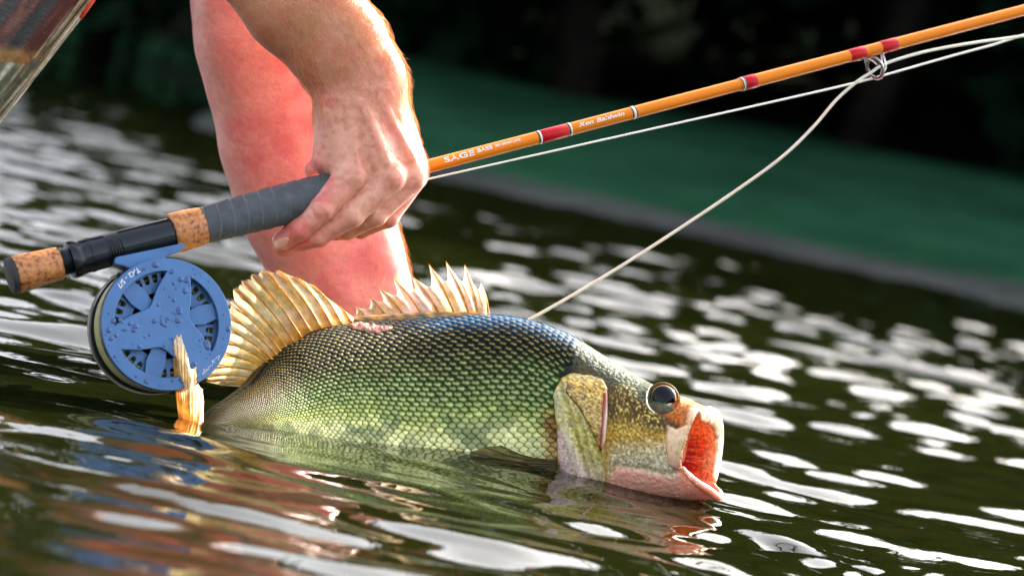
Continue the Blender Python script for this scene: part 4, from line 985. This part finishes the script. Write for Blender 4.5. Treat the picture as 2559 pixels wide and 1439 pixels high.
# torn pink patch beside the fin base
WND = [(868, 812), (900, 806), (940, 814), (985, 818), (975, 828), (940, 836), (905, 828), (880, 824)]
plate('pink_wound', BV, WND, 2.5, 0.0022, 5, vcol('wound_skin', 0.3, nscale=400, namt=0.4, bscale=500, bdist=0.001, coat=0.5), fish, lambda x, y, W, sd: mixc(np.zeros((len(x), 3)) + linA((206, 128, 104)), (96, 40, 26), smooth(0.5, 0.62, wn(W, 0.5, 3))), relief=lambda x, y, sd: 0.0030 * (fbm(np.stack([x * 0.10, y * 0.16, 0 * x], -1), 3, 2) - 0.5))['label'] = 'ragged pink torn skin patch'
# tail fin, folded, standing out of the water
z4 = lambda X_, Y_: (X_ / 2.18, 420 + Y_ / 2.18)
tail = [((990, 1420), (944, 1000)), ((1000, 1420), (948, 930)), ((1008, 1420), (962, 902)), ((1016, 1420), (985, 905)), ((1024, 1420), (1005, 960)), ((1032, 1420), (1022, 1010)), ((1040, 1420), (1034, 1085)), ((1048, 1420), (1066, 1080)), ((1056, 1420), (1070, 1130)), ((1060, 1420), (1046, 1190)), ((1066, 1420), (1078, 1172)), ((1074, 1420), (1104, 1200)), ((1080, 1420), (1110, 1270)), ((1084, 1425), (1108, 1380))]
tail = [(z4(*b), z4(*t)) for b, t in tail]
def c_tail(u, W):
    c = np.zeros((len(W), 3)) + linA((248, 222, 164)); n1 = wn(W, 0.15, 23); c = mixc(c, (250, 236, 206), smooth(0.42, 0.62, n1)); c = mixc(c, (236, 180, 90), smooth(0.30, 0.05, u[:, 0] / 13) * .7); return mixc(c, (240, 230, 210), .6 * smooth(.8, 1, u[:, 1]))
fin('tail_fin', tail, [-0.158, -0.164, -0.170, -0.176], [-0.166, -0.178, -0.172, -0.186], False, fish, c_tail, seg=18, scallop=0.2, rag=0.02, ray_r=(0.0009, 0.0003), bow=-3, ray_col=(236, 196, 120), sub=4)
# pectoral fin just awash
pec = [((1394, 1150), (1250, 1112)), ((1394, 1153), (1210, 1116)), ((1394, 1157), (1176, 1128)), ((1394, 1161), (1172, 1140)), ((1394, 1165), (1190, 1150)), ((1394, 1169), (1225, 1160)), ((1394, 1172), (1275, 1168))]
fin('pectoral_fin', [(np.array(b), np.array(t)) for b, t in pec], [-0.050, -0.052], [-0.062, -0.072], False, fish, lambda u, W: mixc(np.zeros((len(W), 3)) + linA((92, 86, 40)), (150, 140, 80), smooth(.45, .6, wn(W, .2, 6))), scallop=0.1, ray_r=(0.0007, 0.0003), bow=-10, ray_col=(70, 64, 30))

# ================================================================== PERSON
def surface_nets(D, o, h):
    s = D < 0; nx, ny, nz = D.shape
    acc = np.zeros((nx - 1, ny - 1, nz - 1, 3), np.float32); cnt = np.zeros((nx - 1, ny - 1, nz - 1), np.float32)
    cs = [(a, b, c) for a in (0, 1) for b in (0, 1) for c in (0, 1)]
    sub = lambda A, c: A[c[0]:nx - 1 + c[0], c[1]:ny - 1 + c[1], c[2]:nz - 1 + c[2]]
    for a in cs:
        for ax in range(3):
            if a[ax] == 0:
                b = list(a); b[ax] = 1; da, db = sub(D, a), sub(D, b)
                m = (da < 0) != (db < 0); i = np.nonzero(m)
                t = da[i] / (da[i] - db[i])
                p = np.tile(np.array(a, np.float32), (len(t), 1)); p[:, ax] = t
                acc[i] += p; cnt[i] += 1
    cells = cnt > 0; idx = -np.ones(cells.shape, np.int64); idx[cells] = np.arange(cells.sum())
    base = np.argwhere(cells)
    V = (base + acc[cells] / cnt[cells][:, None]) * h + o
    Fs = []
    for ax in range(3):
        b, c = [q for q in range(3) if q != ax]
        sl0 = [slice(None)] * 3; sl1 = [slice(None)] * 3; sl0[ax] = slice(0, -1); sl1[ax] = slice(1, None)
        m = s[tuple(sl0)] != s[tuple(sl1)]
        e = np.argwhere(m); e = e[(e[:, b] > 0) & (e[:, c] > 0) & (e[:, b] < D.shape[b] - 1) & (e[:, c] < D.shape[c] - 1)]
        q = []
        for ob, oc in ((1, 1), (0, 1), (0, 0), (1, 0)):
            k = e.copy(); k[:, b] -= ob; k[:, c] -= oc; q.append(idx[k[:, 0], k[:, 1], k[:, 2]])
        q = np.stack(q, -1); inside = s[e[:, 0], e[:, 1], e[:, 2]]
        flip = inside if ax != 1 else ~inside
        q[~flip] = q[~flip][:, ::-1]; Fs.append(q)
    return V, np.concatenate(Fs)
def smin(a, b, k):
    h = np.clip(0.5 + 0.5 * (b - a) / k, 0, 1); return b * (1 - h) + a * h - k * h * (1 - h)
def cone(Pt, a, b, ra, rb, zs=1.0):
    a = np.array(a, np.float32); b = np.array(b, np.float32)
    pa = [Pt[0] - a[0], Pt[1] - a[1], (Pt[2] - a[2]) / zs]; ba = b - a; ba[2] /= zs
    t = np.clip((pa[0] * ba[0] + pa[1] * ba[1] + pa[2] * ba[2]) / (ba @ ba), 0, 1)
    return np.sqrt((pa[0] - ba[0] * t) ** 2 + (pa[1] - ba[1] * t) ** 2 + (pa[2] - ba[2] * t) ** 2) - (ra + (rb - ra) * t)
def chain(Pt, pts, rad, k=10, zs=1.0):
    d = None
    for i in range(len(pts) - 1):
        e = cone(Pt, pts[i], pts[i + 1], rad[i], rad[i + 1], zs); d = e if d is None else smin(d, e, k)
    return d
HS = 4.2
hx = np.arange(380, 1110, HS, dtype=np.float32); hy = np.arange(-420, 665, HS, dtype=np.float32); hz = np.arange(-230, 230, HS, dtype=np.float32)
G = np.meshgrid(hx, hy, hz, indexing='ij')
HD = float((RA + RD * rs(900) - CAM) @ FWD); HK = HD / F_PX           # metres per pixel in the hand
# palm and wrist
d = chain(G, [(480, -440, 40), (640, -170, 20), (748, 2, 0), (845, 118, -5), (900, 205, 0)], [185, 168, 140, 122, 108], 30, 0.80)
for a, b, r0, r1 in (((845, 250, -25), (872, 425, -52), 58, 44), ((890, 250, -30), (962, 428, -48), 58, 44), ((940, 245, -5), (1018, 420, -2), 58, 42), ((962, 250, 35), (1028, 415, 55), 54, 42)):
    d = smin(d, cone(G, a, b, r0, r1), 26)
d = smin(d, cone(G, (838, 290, 10), (826, 400, -8), 54, 46), 26)      # heel of the hand, little-finger side
d = smin(d, cone(G, (905, 205, 0), (905, 330, 10), 108, 92, 0.72), 30)
# knuckles and tendons
for c, r in (((884, 440, -72), 37), ((978, 440, -56), 36), ((1030, 436, -12), 33), ((1036, 432, 44), 30)):
    d = smin(d, np.sqrt((G[0] - c[0]) ** 2 + (G[1] - c[1]) ** 2 + (G[2] - c[2]) ** 2) - r, 18)
for a, b in (((872, 262, -78), (890, 405, -92)), ((905, 255, -82), (968, 405, -88)), ((950, 250, -62), (1030, 395, -42))):
    d = smin(d, cone(G, a, b, 7, 9), 16)
# fingers: little, ring, middle, index
fing = [([(878, 442, -66), (806, 520, -84), (748, 572, -76), (704, 602, -66)], [41, 34, 30, 25]),
        ([(972, 446, -50), (878, 536, -66), (796, 588, -46), (708, 618, -30)], [40, 32, 28, 24]),
        ([(1026, 446, -6), (936, 536, -22), (868, 572, 4), (836, 580, 34)], [38, 30, 26, 22]),
        ([(1034, 440, 50), (968, 540, 40), (902, 570, 74), (870, 560, 100)], [36, 29, 25, 21])]
df = None
for pts, rad in fing:
    f = chain(G, pts, rad, 7)
    for c, r in zip(pts[1:3], rad[1:3]):                                  # finger joints
        f = smin(f, np.sqrt((G[0] - c[0]) ** 2 + (G[1] - c[1]) ** 2 + (G[2] - c[2]) ** 2) - r * 1.03, 6)
    df = f if df is None else smin(df, f, 2.5)
d = smin(d, df, 13)
th = chain(G, [(880, 300, 60), (846, 366, 88), (806, 412, 98), (782, 424, 70)], [44, 36, 29, 22], 12)
d = smin(d, th, 12)
# creases
def crease(d, a, b, w_, dep):
    pa = [G[i] - a[i] for i in range(3)]; ba = np.array(b, float) - np.array(a, float)
    t = np.clip(sum(pa[i] * ba[i] for i in range(3)) / (ba @ ba), 0, 1)
    r2 = sum((pa[i] - ba[i] * t) ** 2 for i in range(3))
    return d + dep * np.exp(-r2 / (w_ * w_))
for a, b, w_, dp in (((792, 250, -70), (880, 262, -105), 7, 4), ((790, 268, -70), (900, 276, -105), 6, 3), ((800, 236, -70), (960, 250, -95), 7, 3), ((776, 432, -50), (850, 452, -105), 6, 5), ((780, 418, -50), (830, 430, -90), 6, 4),
                     ((778, 380, -40), (800, 384, -70), 5, 3), ((776, 350, -30), (800, 352, -70), 5, 3), ((764, 520, -112), (772, 552, -112), 4, 2.6), ((776, 512, -112), (786, 548, -114), 4, 2.6), ((796, 498, -114), (812, 540, -116), 4, 2.0),
                     ((800, 560, -92), (806, 592, -80), 4, 2.4), ((832, 538, -98), (846, 574, -92), 4, 2.2)):
    d = crease(d, a, b, w_, dp)
d = d + 0.8 * (fbm(np.stack([G[0], G[1], G[2]], -1)[::1] / 26.0, 2, 3).astype(np.float32) - 0.5) * 2
Vh, Fh = surface_nets(d.astype(np.float32), np.array([hx[0], hy[0], hz[0]]), HS)
del G, d, df
hand_px = Vh.copy()
Vh = PD(Vh[:, 0], Vh[:, 1], HD + Vh[:, 2] * HK)
Fh = [tuple(int(a) for a in f) for f in Fh]
# leg: rings from the lake bed up to the knee and thigh (pixel row, left, right, depth)
LEG = np.array([(1650, 900, 1150, 0.060), (1250, 838, 1118, 0.058), (1000, 790, 1085, 0.057), (860, 748, 1062, 0.056), (760, 712, 1040, 0.056), (680, 668, 1022, 0.056), (600, 622, 1003, 0.058), (540, 596, 985, 0.060), (470, 576, 968, 0.062), (380, 548, 945, 0.064), (300, 536, 925, 0.067), (210, 511, 912, 0.070),
                (130, 488, 905, 0.073), (60, 482, 898, 0.074), (0, 478, 892, 0.074), (-90, 476, 885, 0.072), (-200, 482, 880, 0.070), (-320, 490, 880, 0.070)])
LY = 0.115
kk = np.linspace(0, len(LEG) - 1, 220); lg = catmull(LEG, kk); na = 96; aa = np.arange(na) * 2 * math.pi / na
Lp = P(lg[:, 1], lg[:, 0], np.full(220, LY)); Rp = P(lg[:, 2], lg[:, 0], np.full(220, LY))
cc_ = (Lp + Rp) / 2; hx_ = (Rp - Lp) / 2
ysh = 0.0 * cc_[:, 0]
legV = cc_[:, None] + hx_[:, None] * np.cos(aa)[None, :, None] + np.array([0, -1.0, 0])[None, None] * (lg[:, 3][:, None] * np.sin(aa)[None] * 0.92)[..., None]
shin = 0.0035 * np.exp(-((aa - 0.5) / 0.35) ** 2)[None] - 0.003 * np.exp(-((aa - 1.15) / 0.3) ** 2)[None] + 0.003 * np.exp(-((aa - 2.2) / 0.4) ** 2)[None] * smooth(700, 100, lg[:, 0])[:, None]
legN = legV - cc_[:, None]; legN /= np.linalg.norm(legN, axis=-1)[..., None]
legV = legV + legN * (shin + 0.0016 * (fbm(legV * 40, 3, 8) - 0.5))[..., None]
legV = legV.reshape(-1, 3); legF = [tuple(f) for f in grid_faces(220, na, True)] + [tuple(range(na))]
# knee, thigh, trunk and upper arm above the frame, so that the limbs belong to one crouching body
def limb(pts, rad, n=40, flat=1.0):
    pts = np.array(pts, float); m = 70; q = catmull(pts, np.linspace(0, len(pts) - 1, m)); r = np.interp(np.linspace(0, 1, m), np.linspace(0, 1, len(rad)), rad)
    tt = np.linspace(0, 1, m); e_ = np.clip(np.minimum(tt, 1 - tt) / 0.09, 0, 1); r = r * np.sqrt(np.clip(1 - (1 - e_) ** 2, 0.004, 1))
    return tube(q, r, n)
knee = cc_[-1]; elbow = PD(np.array(480.), np.array(-440.), np.array(HD + 40 * HK))
hip = knee + np.array([-0.34, 0.20, 0.10]); shoulder = elbow + np.array([-0.12, 0.16, 0.24])
trunk_top = shoulder + np.array([-0.16, 0.10, 0.02])
def skin_col(V, px=None):
    n1 = fbm(V * 55, 3, 40); n2 = fbm(V * 260, 2, 41); n3 = fbm(V * 18, 2, 43)
    c = np.zeros((len(V), 3)) + linA((238, 160, 138)); c = mixc(c, (224, 112, 102), 0.85 * smooth(0.44, 0.62, n1)); c = mixc(c, (232, 172, 140), 0.6 * smooth(0.5, 0.62, n3)); c = mixc(c, (206, 96, 84), 0.35 * smooth(0.52, 0.68, n2))
    return c
mbp = MB()
ch = skin_col(Vh); tan_ = smooth(290, 60, hand_px[:, 1]); ch = mixc(ch, (186, 122, 74), 0.70 * tan_); mbp.add(Vh, Fh, ch)
cl = skin_col(legV); cl = mixc(cl, (224, 108, 108), 0.45 * np.ones(len(cl))); mbp.add(legV, legF, cl)
for pts, rad in (([knee - [-0.01, 0, 0.09], knee + [0.0, 0.0, 0.02], knee + [-0.05, 0.03, 0.06], (knee + hip) / 2 + [0, 0, 0.05], hip], [0.064, 0.069, 0.075, 0.085, 0.10]),
                 ([elbow + 0.05 * (PD(np.array(748.), np.array(2.), np.array(HD)) - elbow) / 0.13, elbow, elbow * 0.75 + shoulder * 0.25, (elbow + shoulder) / 2, shoulder, shoulder * 1.15 - elbow * 0.15], [0.042, 0.047, 0.047, 0.05, 0.058, 0.06]),
                 ([hip, (hip + trunk_top) / 2 + [0, 0.06, 0.05], trunk_top], [0.13, 0.15, 0.14]), ([trunk_top, shoulder], [0.12, 0.065])):
    V, Fc = limb(pts, rad); mbp.add(V, Fc, skin_col(V))
def skin_mat():
    m, n, b, o = new_mat('skin')
    a = N(n, 'ShaderNodeVertexColor'); a.layer_name = 'Col'
    s, nz, tc = noise_col(n, a.outputs['Color'], 260, 0.10)
    n.links.new(s, b.inputs['Base Color']); b.inputs['Roughness'].default_value = 0.42
    b.inputs['Subsurface Weight'].default_value = 0.30; b.inputs['Subsurface Radius'].default_value = (1, 0.30, 0.16); b.inputs['Subsurface Scale'].default_value = 0.010
    b.inputs['Coat Weight'].default_value = 0.10; b.inputs['Coat Roughness'].default_value = 0.3
    vo = N(n, 'ShaderNodeTexVoronoi'); vo.inputs['Scale'].default_value = 700; vo.distance = 'EUCLIDEAN'; n.links.new(tc.outputs['Object'], vo.inputs['Vector'])
    nz2 = N(n, 'ShaderNodeTexNoise'); nz2.inputs['Scale'].default_value = 320; nz2.inputs['Detail'].default_value = 5; n.links.new(tc.outputs['Object'], nz2.inputs['Vector'])
    ad = N(n, 'ShaderNodeMath', operation='ADD'); n.links.new(vo.outputs['Distance'], ad.inputs[0]); n.links.new(nz2.outputs['Fac'], ad.inputs[1])
    bump(n, b, ad.outputs[0], 0.22, 0.0006)
    return m
Mskin = skin_mat()
person = thing('person', 'bare arm gripping the rod and bare wet leg standing in the lake', 'person', P(950, 900, LY))
pbody = mbp.build('body', Mskin, person)
bm = bmesh.new(); bm.from_mesh(pbody.data); bmesh.ops.recalc_face_normals(bm, faces=bm.faces); bm.to_mesh(pbody.data); bm.free()
# finger nails
HB = BVHTree.FromPolygons([tuple(v) for v in Vh], Fh)
nailm = vcol('nail', 0.22, coat=0.6, sss=0.2)
for poly in ([(683, 606), (692, 598), (716, 592), (723, 597), (716, 612), (704, 622), (692, 624), (684, 617)],):
    plate('fingernail', HB, poly, 2.0, 0.0007, 3.5, nailm, person, lambda x, y, W, sd: mixc(np.zeros((len(x), 3)) + linA((232, 160, 136)), (244, 206, 184), 0.8 * smooth(700, 688, x)), sink=0.0003)
# body hair, combed down the limb
def hairs(cands, nrm_, flow, count, length, seed, colr):
    rh = np.random.default_rng(seed); mb = MB(); idx = rh.choice(len(cands), count)
    for k in idx:
        L = length * rh.uniform(0.5, 1.3); fl = flow + rh.normal(0, 0.35, 3); fl -= nrm_[k] * (fl @ nrm_[k]); fl /= np.linalg.norm(fl)
        t = np.linspace(0, 1, 5)[:, None]; pts = cands[k] + fl * L * t + nrm_[k] * L * (0.55 * t - 0.40 * t * t) + rh.normal(0, 0.02 * L, 3) * t * t
        V, Fc = tube(pts, np.linspace(0.00011, 0.00004, 5), 3, False); mb.add(V, Fc)
    return mb
Mhair = simple('body_hair', lin(226, 168, 100), 0.35)
fv = np.array([v.normal[:] for v in pbody.data.vertices]); nH = len(Vh); nL = len(legV)
hn = fv[:nH]; sel = (hand_px[:, 1] < 300) & (hand_px[:, 1] > -60) & (hand_px[:, 0] > 690 + 0.9 * hand_px[:, 1] * 0.3) & (hn @ FWD < 0.55)
mbh = hairs(Vh[sel], hn[sel], 0.55 * RGT - 0.85 * UPV, 1700, 0.010, 1, None)
h1 = mbh.build('arm_hair', Mhair, person); h1['kind'] = 'stuff'
sel = (hand_px[:, 1] > 300) & (hand_px[:, 1] < 440) & (hand_px[:, 0] > 880) & (hn @ FWD < 0.3)
mbh = hairs(Vh[sel], hn[sel], -0.3 * RGT - 0.9 * UPV, 240, 0.006, 3, None)
h3 = mbh.build('hand_hair', Mhair, person); h3['kind'] = 'stuff'
ln = fv[nH:nH + nL]; lx = proj(legV); sel = (ln @ RGT > 0.35) & (lx[:, 1] < 900) & (lx[:, 1] > -60)
mbh = hairs(legV[sel], ln[sel], -0.95 * UPV + 0.2 * RGT, 1100, 0.012, 2, None)
h2 = mbh.build('leg_hair', Mhair, person); h2['kind'] = 'stuff'
# wet shorts hanging at the upper left, with pale lining below the hem
def cloth_mat(name, stripes):
    m, n, b, o = new_mat(name)
    a = N(n, 'ShaderNodeVertexColor'); a.layer_name = 'Col'
    s, nz, tc = noise_col(n, a.outputs['Color'], 220, 0.35, 6)
    n.links.new(s, b.inputs['Base Color']); b.inputs['Roughness'].default_value = 0.32; b.inputs['Coat Weight'].default_value = 0.25
    wv = N(n, 'ShaderNodeTexNoise'); wv.inputs['Scale'].default_value = 500; n.links.new(tc.outputs['Object'], wv.inputs['Vector']); bump(n, b, wv.outputs['Fac'], 0.5, 0.0008)
    return m
axd = np.array([-235.0, 295.0]); axd /= np.linalg.norm(axd); axn = np.array([-axd[1], axd[0]])       # along the cloth, and to its left
def cloth(name, rad, s0, hem, mat, colf, fold, inset=0.0):
    na_, ns = 160, 70; ph = np.linspace(0, 2 * math.pi, na_, endpoint=False); W = []; CC = []
    for i in range(ns):
        t = i / (ns - 1); s_ = s0 + (hem(ph) - s0) * t
        r = rad * (1 + fold * (0.5 * np.sin(ph * 7 + 2 * t) + 0.35 * np.sin(ph * 13 + 1.3 + 3 * t) + 0.25 * np.sin(ph * 23 + t * 5)) * (0.35 + 0.65 * t))
        off = rad - r * np.cos(ph)                                                           # distance left of the right-hand silhouette
        x = 236 + axd[0] * s_ + axn[0] * off * -1 * -1; y = 0 + axd[1] * s_ + axn[1] * off
        yy = 0.085 - 0.55 * HK * r * np.sin(ph)
        W.append(P(x, y, yy)); CC.append(colf(ph, s_, t, x, y))
    W = np.array(W).reshape(-1, 3); CC = np.array(CC).reshape(-1, 3)
    return obj(name, W, grid_faces(ns, na_, True), mat, person, colors=CC)
def c_outer(ph, s_, t, x, y):
    w_ = axn[0] * (x - 236) + axn[1] * y; n1 = vnoise(np.stack([w_ * 0.09, s_ * 0.012, 0 * w_], -1), 5); c = np.zeros((len(ph), 3)) + linA((74, 34, 28)); st = np.sin(w_ * 0.085 + 0.6); c = mixc(c, (46, 48, 46), smooth(0.1, 0.5, st)); c = mixc(c, (122, 74, 54), 0.8 * smooth(0.5, 0.7, n1) * smooth(0.1, -.3, st))
    return mixc(c, (150, 112, 62), np.full(len(ph), float(smooth(0.93, 0.97, t))))
def c_lin(ph, s_, t, x, y): 
    n1 = fbm(np.stack([ph * 9, s_ * 0.010, 0 * ph], -1), 3, 6); return mixc(mixc(np.zeros((len(ph), 3)) + linA((150, 152, 122)), (80, 86, 66), 0.9 * smooth(0.45, 0.6, n1)), (206, 204, 176), 0.8 * smooth(0.42, 0.3, n1))
shorts = cloth('shorts', 150, -540, lambda ph: 196 + 150 * (1 - np.cos(ph)) * 0.85 + 6 * np.sin(ph * 9) + 4 * np.sin(ph * 17 + 1), cloth_mat('wet_brown_cloth', True), c_outer, 0.035)
shorts['label'] = 'wet dark brown striped cloth hanging at the hem'
cloth('lining', 141, -60, lambda ph: 470 + 20 * np.sin(ph * 5), cloth_mat('pale_lining_cloth', False), c_lin, 0.075)
Mtag = simple('orange_tag', lin(226, 70, 40), 0.5)
V, Fc = tube([P(np.array(238.), np.array(-6.), np.array(0.080)), P(np.array(222.), np.array(16.), np.array(0.079)), P(np.array(201.), np.array(47.), np.array(0.079))], [0.0014, 0.0017, 0.0013], 8); obj('orange_tag', V, Fc, Mtag, person)

# the rest of the wet shorts and a shirt on the crouching body, above the picture
for nm, pts, rad, colr in (('shorts_seat', [knee + [-0.07, 0.04, 0.075], (knee + hip) / 2 + [0, 0, 0.055], hip, hip * 0.75 + trunk_top * 0.25 + [0, 0.02, 0.02]], [0.088, 0.098, 0.125, 0.150], (74, 34, 28)),
                           ('shirt', [hip * 0.8 + trunk_top * 0.2 + [0, 0.02, 0.02], (hip + trunk_top) / 2 + [0, 0.06, 0.05], trunk_top, trunk_top * 0.5 + shoulder * 0.5, shoulder * 0.85 + elbow * 0.15], [0.158, 0.166, 0.156, 0.115, 0.072], (70, 84, 70))):
    V, Fc = limb(pts, rad, 64); c = np.zeros((len(V), 3)) + linA(colr); c = mixc(c, (46, 40, 36), 0.7 * smooth(0.45, 0.6, fbm(V * 60, 3, 3)))
    V = V + np.array([0, 0, 1.0]) * (0.006 * (fbm(V * 35, 3, 4) - 0.5))[:, None]
    obj(nm, V, Fc, cloth_mat(nm + '_cloth', False), person, colors=c)
